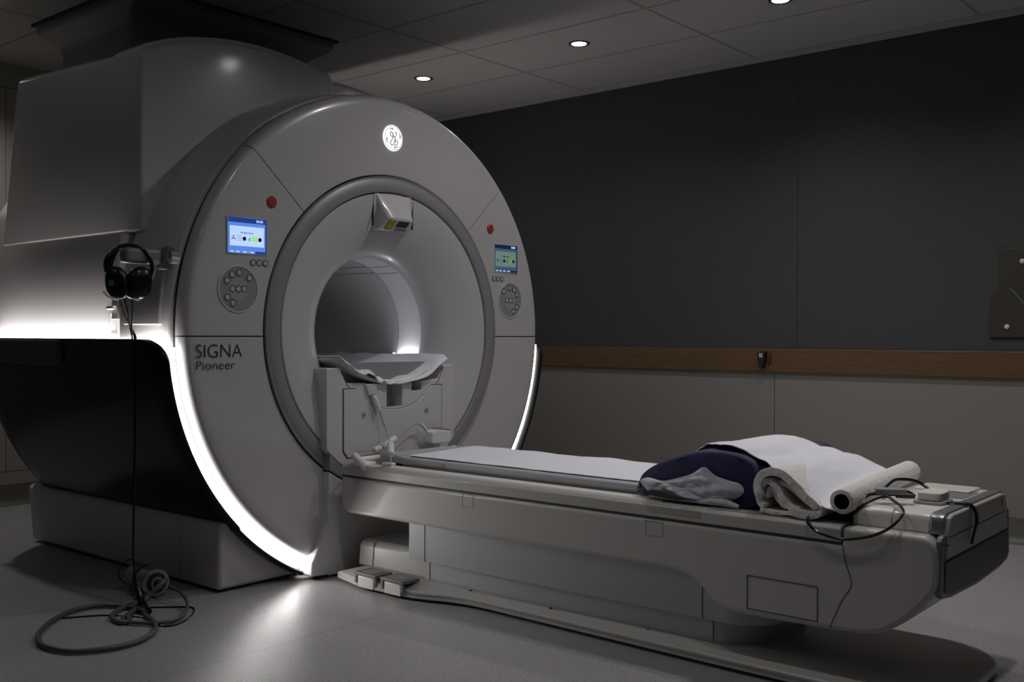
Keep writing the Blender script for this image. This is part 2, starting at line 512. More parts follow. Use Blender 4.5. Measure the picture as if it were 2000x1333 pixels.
# grey ring
obj('bore_ring', lathe([(.648, -.03), (.648, .006), (.652, .012), (.660, .014), (.712, .010), (.717, .006), (.7175, -.02), (.718, -.03)], 200, closed=True), M_ring, scn)
obj('ring_edge', lathe([(.7125, .008), (.715, .0125), (.7195, .0125), (.7215, .007), (.7205, -.01)], 200, closed=True), mat('ring_edge_light', (.42, .42, .44), .3, metal=.5), scn)
obj('ring_gap', lathe([(.640, -.02), (.640, -.004), (.650, -.004), (.650, -.02)], 160, closed=True), M_dark, scn)
# funnel
obj('funnel', lathe([(.6435, -.02), (.6425, .004), (.638, .008), (.60, .006), (.55, -.004), (.50, -.020), (.46, -.038), (.425, -.058), (.395, -.082), (.372, -.108), (.358, -.135), (.3515, -.165)], 200), M_funnel, scn)
obj('bore_band', lathe([(.3515, -.165), (.3510, -.325)], 160), M_band, scn)
obj('bore_tube', lathe([(.3500, -.3255), (.3500, -1.62), (.40, -1.70), (.60, -1.74)], 160), M_tubein, scn)
for ang in (58, 68):
    a = math.radians(ang)
    bm = bmesh.new()
    for k0, k1 in ((-.33, -1.2),):
        c, s = math.cos(a), math.sin(a)
        p = [Vector((x, .3485 * c, ZC + .3485 * s)) for x in (k0, k1)]
        cyl(p[0], p[1], .002, segs=6, bm=bm)
    obj('liner_groove', bm, M_funnel, scn)
for ang in (56, 66):
    a = math.radians(ang)
    obj('band_groove', cyl((-.17, .3505 * math.cos(a), ZC + .3505 * math.sin(a)), (-.32, .3505 * math.cos(a), ZC + .3505 * math.sin(a)), .0018, segs=6), M_funnel, scn)
obj('bore_light', lathe([(0.3495, -0.172), (0.334, -0.172), (0.334, -0.300), (0.3495, -0.300)], 4, closed=True, a0=math.radians(-21.5), a1=math.radians(-20.0)), M_ledbore, scn)
obj('bore_light_baffle', lathe([(.3495, -.3185), (.322, -.3185), (.322, -.3215), (.3495, -.3215)], 4, closed=True, a0=math.radians(-22.5), a1=math.radians(-18.6)), M_white, scn)  # end baffles added to keep the strip's light off the liner
obj('bore_light_baffle', lathe([(0.3495, -0.1685), (0.331, -0.1685), (0.331, -0.1715), (0.3495, -0.1715)], 4, closed=True, a0=math.radians(-22.5), a1=math.radians(-18.6)), M_white, scn)

# collar behind the face
bm = lathe([(1.00, -.093), (1.097, -.094), (1.102, -.098), (1.108, -.12), (1.122, -.22), (1.135, -.34), (1.137, -.405), (1.128, -.415), (1.00, -.42)], 200, closed=True)
cut(bm, Vector((0, 0, .31)), -up)
obj('collar', bm, M_white, scn)
bm = lathe([(.8, -.06), (1.086, -.06), (1.086, -.45), (.8, -.45)], 160, closed=True)
cut(bm, Vector((0, 0, .014)), -up)
obj('collar_core', bm, M_dark, scn)

# main magnet body
def body_profile(R_, hy, zb):
    a0 = math.acos(hy / R_)
    n = 48
    low = []
    rl = 1.125
    aa, bb = math.asin(.10 / rl), math.acos(.80 / rl)
    for i in range(17):
        a = aa + (bb - aa) * i / 16
        low.append((min(hy, rl * math.cos(a)), ZC - rl * math.sin(a)))
    pts = low[::-1]
    for i in range(n + 1):
        a = a0 + (PI - 2 * a0) * i / n
        pts.append((R_ * math.cos(a), ZC + R_ * math.sin(a)))
    pts += [(-y, z) for y, z in low]
    return pts
def holed(pts, x0, x1, rh):
    bm = bmesh.new(); n = 64; ends = []
    for x in (x0, x1):
        o_ = [bm.verts.new((x, y, z)) for y, z in pts]
        i_ = [bm.verts.new((x, rh * math.cos(2 * PI * k / n), ZC + rh * math.sin(2 * PI * k / n))) for k in range(n)]
        ends.append((o_, i_))
    for a, b in zip(*ends):
        for k in range(len(a)): bm.faces.new((a[k], a[(k + 1) % len(a)], b[(k + 1) % len(a)], b[k]))
    for o_, i_ in ends:
        es = [bm.edges.get((v[k], v[(k + 1) % len(v)])) for v in (o_, i_) for k in range(len(v))]
        bmesh.ops.triangle_fill(bm, edges=es, use_beauty=True)
    return bm
obj('magnet_cover', holed(body_profile(1.20, 1.072, .30), -.455, -1.72, .375), M_white, scn, bevel=.018, seg=3)
obj('base_plinth', loft([[(-.065, -.86, .30), (-1.73, -.86, .30), (-1.73, .86, .30), (-.065, .86, .30)],
                         [(-.065, -.89, .285), (-1.76, -.89, .285), (-1.76, .89, .285), (-.065, .89, .285)],
                         [(-.085, -.885, .012), (-1.72, -.885, .012), (-1.72, .885, .012), (-.085, .885, .012)]]), M_base, scn, bevel=.02, seg=3)
# hump cover at the upper left
def hump(x0, x1, dz, yl=-1.075):
    top = [(yl, 2.205 + dz), (-1.066, 2.232 + dz), (-1.04, 2.25 + dz), (-.94, 2.292 + dz), (-.84, 2.322 + dz), (-.72, 2.345 + dz), (-.60, 2.360 + dz), (-.48, 2.364 + dz), (-.36, 2.358 + dz), (-.24, 2.344 + dz), (-.12, 2.321 + dz), (-.06, 2.305 + dz)]
    pts = [(yl, 1.484)] + top + [(-.06, 2.15), (-.35, 2.0), (-.8, 1.75), (-1.0, 1.484)]
    return prism(pts, 'x', x0, x1)
hb_ = hump(-.352, -1.62, -.010)
for v in hb_.verts:
    if v.co.x < -1:
        v.co.x += .16 * max(0, v.co.z - 1.484) / .75
        if v.co.z > 2.1: v.co.z += .05
obj('side_cover', hb_, M_white, scn, bevel=.012, seg=3)
obj('cover_cap', hump(-.365, -.585, .012, -1.073), M_white, scn, bevel=.014, seg=3)
a0, a1 = 33, 93
pts = []
for i in range(24):
    a = math.radians(a0 + (93.2 - a0) * i / 23); pts.append((1.222 * math.cos(a), ZC + 1.222 * math.sin(a)))
for i in range(24):
    a = math.radians(93.2 + (a0 - 93.2) * i / 23); pts.append((1.0 * math.cos(a), ZC + 1.0 * math.sin(a)))
obj('side_cover', prism(pts, 'x', -.37, -1.60), M_white, scn, bevel=.02, seg=3)

# black shells, left and right
RS = 1.172
def shell(sgn):
    t_top = math.asin(.034 / RS)
    th0, th1 = t_top, math.radians(64.6)
    n, m = 150, 26
    bm = bmesh.new()
    rows = []
    for i in range(n + 1):
        th = th0 + (th1 - th0) * (i / n) ** 1.25
        s = (th - th0) * RS
        A, B = .15, .10
        xf = -.018
        if s < B:
            xf = -.018 - A * (1 - math.sqrt(max(0, 1 - ((B - s) / B) ** 2)))
        deg = math.degrees(th)
        if deg < 44.0: xb = -1.77
        else:
            xb = -.085 - .16 * max(0, 1 - (deg - 44.0) / 2.5) ** 2
        row = []
        for j in range(m + 1):
            f = j / m
            x = xf + (xb - xf) * f
            rr = RS
            # lip rolled in at front and back
            if x > xf - .02: rr -= .010 * (1 - (xf - x) / .02) ** 2
            if deg < 44.0 and x < -1.60: rr -= .10 * ((-1.60 - x) / .17) ** 2
            row.append(bm.verts.new((x, sgn * rr * math.cos(th), ZC - rr * math.sin(th))))
        rows.append(row)
    for i in range(n):
        for j in range(m):
            bm.faces.new((rows[i][j], rows[i + 1][j], rows[i + 1][j + 1], rows[i][j + 1]))
    o = obj('lower_shell', bm, M_black, scn, smooth=60)
    # make normals point outwards for solidify
    me = o.data
    p = me.polygons[10]
    if (p.normal.y * sgn) < 0: me.flip_normals()
    solidify(o, .012, -1)
    return o
shell(-1); shell(1)
# recessed grab handle on the shell
bm = grid(18, 10, lambda u, v: (lambda th, x: (x, -(RS + .003) * math.cos(th), ZC - (RS + .003) * math.sin(th)))(math.radians(1.9 + 5.4 * v * (1 - .12 * (2 * u - 1) ** 6)), -.825 - .62 * u))
o = obj('grab_handle', bm, M_hgrey, scn); solidify(o, .006, 1)

# light guides
def led_arc(sgn, a_from, a_to):
    # angles measured downwards from the horizontal
    prof = [(1.0985, -.092), (1.0985, -.067), (1.106, -.062), (1.130, -.060), (1.150, -.057), (1.157, -.062), (1.1575, -.092)]
    if sgn < 0: return lathe(prof, 90, closed=True, a0=math.radians(180 + a_from), a1=math.radians(180 + a_to))
    return lathe(prof, 90, closed=True, a0=math.radians(-a_to), a1=math.radians(-a_from))
obj('edge_light', led_arc(-1, 3.4, 63.4), M_led, scn)
obj('edge_light', led_arc(1, 3.4, 63.4), M_led, scn)
for s in (-1, 1):
    obj('top_light', box(-.10, -1.70, s * 1.112, s * 1.150, 1.012, 1.022), M_ledtop, scn)
    obj('light_tray', box(-.07, -1.72, s * 1.076, s * 1.1575, .985, 1.008), M_white, scn)

# seams and small fittings on the collar side
obj('service_hook_plate', lathe([(1.130, -.16), (1.146, -.158), (1.146, -.105), (1.118, -.103)], 8, closed=True, a0=math.radians(180 - 16.9), a1=math.radians(180 - 12.2)), M_grey, scn, bevel=.004)
obj('recess_panel', lathe([(1.128, -.375), (1.1395, -.37), (1.1255, -.135), (1.11, -.13)], 24, closed=True, a0=math.radians(180 - 15.8), a1=math.radians(180 - 1.2)), mat('recess_plastic', (.47, .46, .45), .4), scn, bevel=.004)
hk = obj('headset_hook', box(-.172, -.112, -1.272, -1.12, 1.332, 1.392), M_grey, scn, bevel=.016, seg=3)
obj('fastener_hole', cyl((-.060, -1.085, 1.365), (-.062, -1.119, 1.367), .016, segs=20), M_grey, scn)
obj('fastener_rim', cyl((-.060, -1.085, 1.350), (-.062, -1.1175, 1.352), .018, segs=20), M_white, scn)
obj('side_latch', box(-.475, -.425, -1.135, -1.10, 1.120, 1.215), M_cream, scn, bevel=.004)
obj('latch_pin', cyl((-.478, -1.147, 1.168), (-.425, -1.147, 1.168), .009, segs=12), M_bead, scn)
obj('cover_edge', prism([(-.442, 1.47), (-.455, 1.44), (-.52, 1.17), (-.53, 1.15), (-.548, 1.14), (-.548, 1.075), (-.535, 1.06), (-.555, 1.06), (-.565, 1.08), (-.565, 1.15), (-.545, 1.17), (-.535, 1.19), (-.475, 1.44), (-.462, 1.475)], 'y', -1.098, -1.07), M_white, scn, bevel=.003)

# screens, keypads
def on_face(y, z, x=.003): return (x, y, z)
S_dark = M_scr('screen_navy', (.02, .06, .32), .55)
S_blue = M_scr('screen_blue', (.10, .24, .72), .85)
S_pale = M_scr('screen_pale', (.45, .60, .92), .95)
S_green = M_scr('screen_green', (.35, .80, .30), .8)
S_ink = mat('screen_ink', (.01, .012, .03), .4)
S_word = M_scr('screen_word', (.6, .75, 1), .8)
T_dark = M_scr('side_screen_navy', (.01, .03, .09), .3)
T_blue = M_scr('side_screen_blue', (.07, .12, .20), .45)
T_pale = M_scr('side_screen_pale', (.16, .24, .22), .55)
T_green = M_scr('side_screen_green', (.20, .34, .10), .5)
def screen(y0, y1, z0, z1, mm):
    dk, bl, pa, gr = mm
    obj('screen_bezel', box(.001, .0045, y0 - .006, y1 + .006, z0 - .006, z1 + .004), M_face, scn, bevel=.002)
    s = obj('screen', box(.002, .006, y0, y1, z0, z1), bl, scn)
    W, Hh = y1 - y0, z1 - z0
    def r(n, u0, u1, v0, v1, m_, x=.0066): obj(n, box(.0055, x, y0 + u0 * W, y0 + u1 * W, z0 + v0 * Hh, z0 + v1 * Hh), m_, s)
    r('header_bar', 0, 1, .86, 1, dk); r('footer_bar', .7, 1, 0, .07, dk); r('content_pane', .04, .93, .2, .76, pa)
    r('right_edge', .965, 1, .07, .86, dk)
    r('icon', .60, .76, .34, .50, gr, .0070)
    # fan, lines, knob icons
    c = lambda u, v: (y0 + u * W, z0 + v * Hh)
    bm = bmesh.new()
    fy, fz = c(.13, .42)
    for a in (90, 210, 330):
        aa = math.radians(a)
        cyl((.0068, fy, fz), (.0068, fy + .010 * math.cos(aa), fz + .010 * math.sin(aa)), .0009, .0024, 8, bm=bm)
    obj('icon', bm, S_ink, s)
    bm = bmesh.new()
    for v in (.48, .42, .36): box(.0066, .0069, c(.22, v)[0], c(.34, v)[0], c(0, v)[1] - .0006, c(0, v)[1] + .0006, bm)
    obj('icon', bm, S_ink, s)
    for u in (.41, .82):
        yy, zz = c(u, .41); obj('icon', cyl((.0066, yy, zz), (.0072, yy, zz), .0085, segs=16), S_ink, s)
    text_obj('icon', '0', .017, S_ink, s, (.0070, c(.52, 0)[0], c(0, .36)[1]), (0, 1, 0), (0, 0, 1))
    text_obj('screen_title', 'Fan Light Control', .0085, S_ink, s, (.0070, c(.31, 0)[0], c(0, .56)[1]), (0, 1, 0), (0, 0, 1))
    text_obj('clock_digits', '00:00', .015, S_word, s, (.0070, c(.72, 0)[0], c(0, .895)[1]), (0, 1, 0), (0, 0, 1))
    for u in (.05, .2, .38, .57): r('menu_word', u, u + .09, .02, .05, S_word, .0070)
screen(-.901, -.716, 1.389, 1.532, (S_dark, S_blue, S_pale, S_green))
screen(.722, .905, 1.392, 1.534, (T_dark, T_blue, T_pale, T_green))
def button(y, z, r=.0135, sym=0):
    b = obj('button', cyl((.002, y, z), (.0050, y, z), r, segs=24), M_btn, scn)
    bm = bmesh.new(); n = 28
    rings = [[bm.verts.new((x, y + rr * math.cos(2 * PI * i / n), z + rr * math.sin(2 * PI * i / n))) for i in range(n)] for rr, x in ((r * 1.06, .002), (r * 1.06, .0056), (r * .90, .0056), (r * .90, .0048))]
    for A, B in zip(rings, rings[1:]):
        for i in range(n): bm.faces.new((A[i], A[(i + 1) % n], B[(i + 1) % n], B[i]))
    obj('button_rim', bm, M_text, b)
    bm = bmesh.new()
    if sym == 0: box(.0049, .0056, y - .006, y + .006, z - .0012, z + .0012, bm); box(.0049, .0056, y - .0012, y + .0012, z - .005, z + .005, bm)
    elif sym == 1: prism([(y - .005, z - .004), (y + .005, z - .004), (y, z + .005)], 'x', .0049, .0056, bm)
    else: box(.0049, .0056, y - .006, y + .006, z - .0016, z + .0016, bm)
    obj('button_symbol', bm, M_print, b)
def keypad(sgn):
    cy, cz = sgn * .851, 1.243
    n = 64
    def disc(r0, r1, x, name, m_):
        bm = bmesh.new()
        rr = [(r0, .001), (r0, x), (r1, x), (r1, .001)]
        rings = [[bm.verts.new((xx, cy + r * math.cos(2 * PI * i / n), cz + r * math.sin(2 * PI * i / n))) for i in range(n)] for r, xx in rr]
        for A, B in zip(rings, rings[1:]):
            for i in range(n): bm.faces.new((A[i], A[(i + 1) % n], B[(i + 1) % n], B[i]))
        obj(name, bm, m_, scn)
    disc(.096, .091, .0055, 'keypad_rim', M_white)
    disc(.0915, .047, .0035, 'keypad_ring', M_pad)
    obj('keypad_centre', cyl((.001, cy, cz), (.0042, cy, cz), .0475, segs=48), mat('keypad_centre_grey', (.33, .33, .335), .45), scn)
    for dy, dz, sm in ((-.030, .058, 2), (.004, .067, 0), (.053, .047, 1), (-.054, .033, 0), (-.052, -.034, 1), (-.026, -.057, 0)):
        button(cy - sgn * dy * (-1 if sgn < 0 else 1) if sgn > 0 else cy + dy, cz + dz, sym=sm)
    for dy, sm in ((-.028, 1), (0, 2), (.028, 0)): button(cy + dy, cz + .001, sym=sm)
    for yy in (-.781, -.750, -.719):
        button(yy if sgn < 0 else -yy - .0 , 1.354, .0125, sym=0)
    obj('stop_button', spin_profile((.0, sgn * .688, 1.611), (.1, sgn * .688, 1.611), [(.001, .024), (.007, .024), (.010, .0205), (.0105, .001)], 36), M_red, scn)
keypad(-1); keypad(1)

# logo
lg = obj('logo_disc', spin_profile((0, -.003, 1.978), (.1, -.003, 1.978), [(.001, .0605), (.006, .0605), (.0085, .057), (.0088, .001)], 56), M_logo, scn)
def lp(pts, r=.0011, closed=False):
    return tube([(.0092, -.003 + y * .056, 1.978 + z * .056) for y, z in pts], r, 6, closed)
bm = bmesh.new()
marks = [[(-.02, -.52), (-.22, -.62), (-.34, -.42), (-.18, -.15), (-.05, .05), (-.10, .32), (-.24, .50), (-.36, .36), (-.30, .15), (-.12, .12), (.0, .30)],
         [(.12, .44), (.26, .52), (.34, .36), (.22, .18), (.06, .10), (.22, .02), (.12, -.18), (.06, -.40), (.20, -.58), (.40, -.48), (.46, -.28), (.34, -.12), (.20, -.22), (.26, -.36)]]
for mk in marks:
    b2 = tube([(.0092, -.003 + y * .056, 1.978 + z * .056) for y, z in mk], .0019, 6, bm=bm)
for a in (95, 185, 275, 5):
    A = math.radians(a)
    pts = [(.0092, -.003 + .056 * r * math.cos(A + q), 1.978 + .056 * r * math.sin(A + q)) for q, r in ((0, .72), (.18, .80), (.45, .80), (.70, .76))]
    tube(pts, .0026, 6, bm=bm, rfun=lambda t: 1.2 - t)
obj('logo_script', bm, M_logoink, lg)
obj('logo_ring', lathe([(.0545, .0085), (.0535, .0096), (.0525, .0085)], 64, closed=True, yc=-.003, zc=1.978), M_logoink, lg)

text_obj('model_lettering', 'SIGNA', .077, M_text, scn, (.0035, -1.050, .968), (0, 1, 0), (0, 0, 1), thin=.0012, width=.213)
text_obj('model_lettering', 'Pioneer', .050, M_text, scn, (.0035, -1.048, .921), (0, 1, 0), (0, 0, 1), thin=.0008, width=.176)

# laser positioning housing above the bore
def sec(x, z, hw, xi): return [(xi, -hw, z), (x, -hw * .80, z), (x, hw * .80, z), (xi, hw, z)]
bm = bmesh.new()
lv = []
rowsL = [(1.712, .012, .124, .116), (1.675, .026, .122, .100), (1.63, .050, .116, .086), (1.592, .072, .112, .078)]
V = []
for z, x, hb, hf in rowsL:
    V.append([bm.verts.new((-.02, -hb, z)), bm.verts.new((x * .8, -hf, z)), bm.verts.new((x, -hf * .75, z)), bm.verts.new((x, hf * .75, z)), bm.verts.new((x * .8, hf, z)), bm.verts.new((-.02, hb, z))])
# underside slopes back up to the funnel
V.append([bm.verts.new((-.02, -.112, 1.545)), bm.verts.new((.010, -.108, 1.545)), bm.verts.new((.016, -.06, 1.538)), bm.verts.new((.016, .06, 1.538)), bm.verts.new((.010, .108, 1.545)), bm.verts.new((-.02, .112, 1.545))])
for A, B in zip(V, V[1:]):
    for i in range(5): bm.faces.new((A[i], A[i + 1], B[i + 1], B[i]))
bm.faces.new(V[0]); bm.faces.new(V[-1])
lh = obj('laser_housing', bm, M_white, scn, bevel=.008, seg=3, smooth=50)
def under(u, v, e=.0012):      # point on the sloping underside: u along Y, v from rear to front
    x = .018 + (.068 - .018) * v; z = 1.5385 + (1.590 - 1.5385) * v
    nrm = Vector((.052, 0, -.050)).normalized() * e
    return Vector((x, u, z)) + nrm
def under_patch(u0, u1, v0, v1, name, m_, e=.0015):
    bm = bmesh.new()
    vs = [bm.verts.new(under(a, b, e)) for a, b in ((u0, v0), (u1, v0), (u1, v1), (u0, v1))]
    vt = [bm.verts.new(under(a, b, .0)) for a, b in ((u0, v0), (u1, v0), (u1, v1), (u0, v1))]
    bm.faces.new(vs); bm.faces.new(vt[::-1])
    for i in range(4): bm.faces.new((vs[i], vs[(i + 1) % 4], vt[(i + 1) % 4], vt[i]))
    obj(name, bm, m_, lh)
under_patch(-.02, .05, .42, .90, 'laser_window', M_text)
under_patch(-.075, -.035, .15, .95, 'warning_label', M_yellow)
under_patch(-.015, .055, .10, .30, 'warning_label', M_grey)
obj('housing_seam', box(-.004, .0078, -.1262, -.1238, 1.560, 1.706), M_seam, scn)
obj('housing_seam', box(-.004, .0078, .1238, .1262, 1.560, 1.706), M_seam, scn)

# docking column below the bore
yc = -.032
hw = .402
out = [(-hw, .56), (-hw, .914), (-.330, .914), (-.322, .905), (-.286, .846), (-.172, .842), (-.172, .797), (-.112, .797), (-.112, .838), (-.048, .836), (-.048, .727), (.050, .727), (.050, .836), (.112, .838), (.112, .797), (.176, .797), (.176, .842), (.286, .846), (.322, .905), (.330, .914), (hw, .914), (hw, .56), (.33, .495), (.24, .447), (.12, .412), (0, .402), (-.12, .412), (-.24, .447), (-.33, .495)]
obj('dock_head', prism([(yc + a, b) for a, b in out], 'x', -.10, .050), M_white, scn, bevel=.004)
obj('dock_inner_plate', box(-.085, -.02, yc - .29, yc + .29, .60, .93), M_pad, scn)
for s in (-1, 1):
    obj('dock_seam', tube([(.0505, yc + s * .322, .903), (.0505, yc + s * .289, .842), (.0505, yc + s * .272, .826)], .0016, 6), M_seam, scn)
ic = [(-.308, .545), (-.308, .818), (-.238, .818), (-.225, .808)]
for i in range(13):
    a = -PI * .80 + (PI * .60) * i / 12
ic += [(-.19, .775), (-.15, .748), (-.10, .729), (-.05, .719), (0, .716), (.05, .719), (.10, .729), (.15, .748), (.19, .775), (.225, .808), (.238, .818), (.308, .818), (.308, .545), (.285, .515), (-.285, .515)]
obj('door_gap', prism([(yc + a * 1.014, .60 + (b - .60) * 1.018) for a, b in ic], 'x', .045, .0515), M_seam, scn)
dp = obj('dock_door', prism([(yc + a, b) for a, b in ic], 'x', .045, .055), M_white, scn, bevel=.003)
for y in (-.225, .172):
    obj('screw', spin_profile((.05, y, .698), (.1, y, .698), [(0, .0145), (.006, .0145), (.0062, .010), (.003, .009), (.003, .0001)], 20), M_pad, dp)
    obj('screw_socket', cyl((.0535, y - .002, .698), (.0565, y - .002, .698), .0045, segs=10), M_text, dp)
obj('dock_column', prism([(-.412, .010), (-.412, .462), (-.36, .433), (-.30, .404), (-.20, .369), (-.10, .346), (0, .338), (.10, .346), (.20, .369), (.30, .404), (.352, .43), (.352, .010)], 'x', -.05, .042), M_white, scn, bevel=.005)
obj('column_foot', prism([(-.412, .235), (-.448, .165), (-.500, .075), (-.503, .02), (-.412, .012), (-.30, .012), (-.30, .23)], 'x', -.05, .035), M_white, scn, bevel=.006)
bm = lathe([(.668, .0), (.668, .048), (.730, .046), (.731, .0)], 60, closed=True, a0=math.radians(231), a1=math.radians(304))
cut(bm, Vector((0, -.4125, 1)), Vector((0, -1, 0)))
obj('ring_step', bm, M_ring, scn, bevel=.003)
for y in (-.43, -.33):
    obj('levelling_foot', cyl((.0, y, .0), (.0, y, .016), .028, segs=20), M_dark, scn)

# ------------------------------------------------------------------ cradle in the bore and its sheet
def cradle_z(y): return .838 + .116 * (abs(y - yc) / .33) ** 2.1
def cradle(u, v, dz=0):
    y = yc - .328 + .656 * u
    x = .060 - 1.30 * v
    return (x, y, cradle_z(y) + dz)
o = obj('patient_cradle', grid(40, 12, lambda u, v: cradle(u, v)), M_white, None)
solidify(o, .014, 0); tag(o, 'curved white patient cradle board resting in the scanner bore', 'cradle')
def shf(u, v):
    x, y, z = cradle(u * 1.0, v * .75, .0085)
    x += .014 + .006 * math.sin(u * 9) * (1 - v)
    if v < .03: z -= .016 * (1 - v / .03)
    w = max(0, 1 - abs(u - .28) / .28)
    z += .034 * w * max(0, nz(u * 15 + v * 6, v * 7, 1.3) + .1) + .016 * max(0, nz(u * 6 - v * 3, v * 5, 9)) + .006 * nz(u * 7, v * 12, 4)
    return (x, y * 1.0, z)
o = obj('cradle_sheet', grid(90, 70, shf), M_sheet, None, smooth=80)
solidify(o, .003, 1); tag(o, 'crumpled white sheet lying on the curved cradle in the bore', 'sheet')

# ------------------------------------------------------------------ patient table
TY0, TY1 = -.400, .312
tb = thing('patient_table', 'long low off-white patient table on pedestal docked to the scanner', 'patient table', (1.4, -.045, 0))
# side body, silhouette in x-z
def body_out():
    top = [(.105, .452)]
    bot = [(.105, .32), (.125, .300), (.150, .293), (1.72, .293), (1.78, .290), (1.83, .275), (1.87, .243), (1.91, .208), (1.95, .192), (2.02, .188), (2.30, .193), (2.40, .200), (2.45, .215), (2.50, .25), (2.56, .31), (2.595, .36)]
    right = [(2.598, .42), (2.592, .47), (2.575, .495), (2.555, .503), (2.325, .503), (2.325, .452)]
    return top + bot + right
bm = prism(body_out(), 'y', TY0, TY1)
obj('table_body', bm, M_table, tb, bevel=.016, seg=4, smooth=40)
obj('body_groove', box(.107, 2.323, TY0 + .004, TY1 - .004, .449, .458), M_seam, tb)
# top deck with raised rims, near and far
prof_deck = [(TY0, .457), (TY0, .492), (TY0 + .012, .506), (TY0 + .075, .506), (TY0 + .085, .498), (TY1 - .085, .498), (TY1 - .075, .506), (TY1 - .012, .506), (TY1, .492), (TY1, .457)]
obj('table_deck', prism(prof_deck, 'x', .107, 2.322), M_table, tb, bevel=.003)
obj('deck_front_strip', box(.37, 1.70, TY0 + .020, TY0 + .078, .5035, .5095), M_tablew, tb, bevel=.002)
obj('deck_front_strip', box(.37, 1.70, TY1 - .078, TY1 - .020, .5035, .5095), M_tablew, tb, bevel=.002)
obj('deck_well', box(1.66, 2.318, TY0 + .075, TY1 - .08, .499, .5012), M_dark, tb)
obj('rail_pocket', box(1.655, 1.86, TY0 - .0012, TY0 + .018, .470, .497), M_cream, tb, bevel=.004)
obj('deck_cutout', box(1.88, 2.20, TY0 + .012, TY0 + .072, .506, .5085), M_cream, tb, bevel=.002)
# panel lines on the side
def line(pts, r=.0013, name='panel_line'):
    obj(name, tube([(x, TY0 - .0002, z) for x, z in pts], r, 6), M_seam, tb)
def rect_line(x0, x1, z0, z1, r, name='panel_line', m_=None):
    bm = bmesh.new()
    for a, b in (((x0, z0), (x1, z0)), ((x1, z0), (x1, z1)), ((x1, z1), (x0, z1)), ((x0, z1), (x0, z0))):
        cyl((a[0], TY0 - .0002, a[1]), (b[0], TY0 - .0002, b[1]), r, segs=6, bm=bm)
    obj(name, bm, m_ or M_seam, tb)
rect_line(.819, .875, .396, .444, .0009, 'cover_outline', M_faint)
rect_line(1.651, 1.718, .394, .442, .0009, 'cover_outline', M_faint)
rect_line(2.024, 2.252, .212, .315, .0017, 'access_hatch')
line([(2.327, .502), (2.327, .46), (2.332, .42), (2.342, .385), (2.353, .350), (2.350, .325), (2.325, .285), (2.289, .20)])
# end frame and panels
xe = 2.598
fr = [(-.392, .345), (-.385, .49), (-.372, .503), (-.335, .508), (.25, .508), (.285, .503), (.30, .49), (.306, .355), (.285, .335), (.19, .322), (-.05, .314), (-.30, .322), (-.375, .333)]
obj('end_frame', prism(fr, 'x', 2.585, xe + .004), M_frame, tb, bevel=.004)
pn = [(-.365, .347), (-.358, .432), (.278, .432), (.283, .362), (.27, .345), (.18, .331), (-.05, .323), (-.30, .332)]
obj('end_dark_panel', prism(pn, 'x', 2.59, xe + .007), M_panelD, tb, bevel=.003)
obj('end_light_panel', prism([(-.352, .436), (-.340, .506), (-.320, .55), (-.29, .556), (.215, .556), (.243, .55), (.262, .506), (.272, .436)], 'x', 2.586, xe + .008), M_table, tb, bevel=.004)
obj('end_line', cyl((xe + .008, -.338, .497), (xe + .008, .235, .497), .0014, segs=6), M_seam, tb)
obj('end_line', cyl((xe + .008, -.352, .435), (xe + .008, .272, .435), .0022, segs=6), M_text, tb)
obj('end_line', cyl((xe + .008, -.356, .477), (xe + .008, -.335, .477), .002, segs=6), M_text, tb)
obj('end_line', cyl((xe + .008, .252, .477), (xe + .008, .268, .477), .002, segs=6), M_text, tb)
obj('lock_icon', box(xe + .007, xe + .0092, .195, .203, .520, .545), M_text, tb)
# raised head box with silver band
yb0, yb1 = -.342, .262
def hood(x0, x1, name, m_, e=0):
    pts = [(yb0 - e, .502), (yb0 - e, .535 + e), (yb0 + .008, .552 + e), (yb0 + .03, .560 + e), (yb1 - .03, .560 + e), (yb1 - .008, .552 + e), (yb1 + e, .535 + e), (yb1 + e, .502)]
    obj(name, prism(pts, 'x', x0, x1), m_, tb, bevel=.004)
hood(2.335, 2.449, 'head_box', M_tablew); hood(2.451, 2.556, 'head_box', M_tablew); hood(2.556, 2.594, 'silver_band', M_silver, .0015)
obj('head_box_recess', box(2.46, 2.55, -.02, .15, .5602, .5615), M_grey, tb)
obj('head_box_lid', box(2.365, 2.535, .10, .225, .560, .568), M_tablew, tb, bevel=.003)
# lift column skirts
def rounded(x0, x1, y0, y1, rl, rr, z, n=8):
    out = []
    for cx, cy, a, r in ((x1 - rr, y1 - rr, 0, rr), (x0 + rl, y1 - rl, PI / 2, rl), (x0 + rl, y0 + rl, PI, rl), (x1 - rr, y0 + rr, 3 * PI / 2, rr)):
        for i in range(n):
            t = a + PI / 2 * i / (n - 1); out.append((cx + r * math.cos(t), cy + r * math.sin(t), z))
    return out
obj('upper_skirt', loft([rounded(.462, 2.06, -.342, .252, .012, .14, .134), rounded(.462, 2.06, -.345, .255, .012, .14, .150), rounded(.462, 2.06, -.345, .255, .012, .14, .31)]), M_skirt, tb, smooth=35)
obj('lower_skirt', loft([rounded(.525, 1.99, -.315, .225, .01, .13, .040), rounded(.525, 1.99, -.315, .225, .01, .13, .16)]), M_skirt, tb, smooth=35)
for x, z0, z1, yy in ((.56, .136, .30, -.3455), (1.836, .136, .262, -.3455), (.56, .055, .13, -.3155), (1.86, .06, .13, -.3155)):
    obj('skirt_seam', cyl((x, yy, z0), (x, yy, z1), .0014, segs=6), M_seam, tb)
obj('skirt_slot', box(1.93, 1.942, -.249, -.245, .09, .125), M_text, tb)
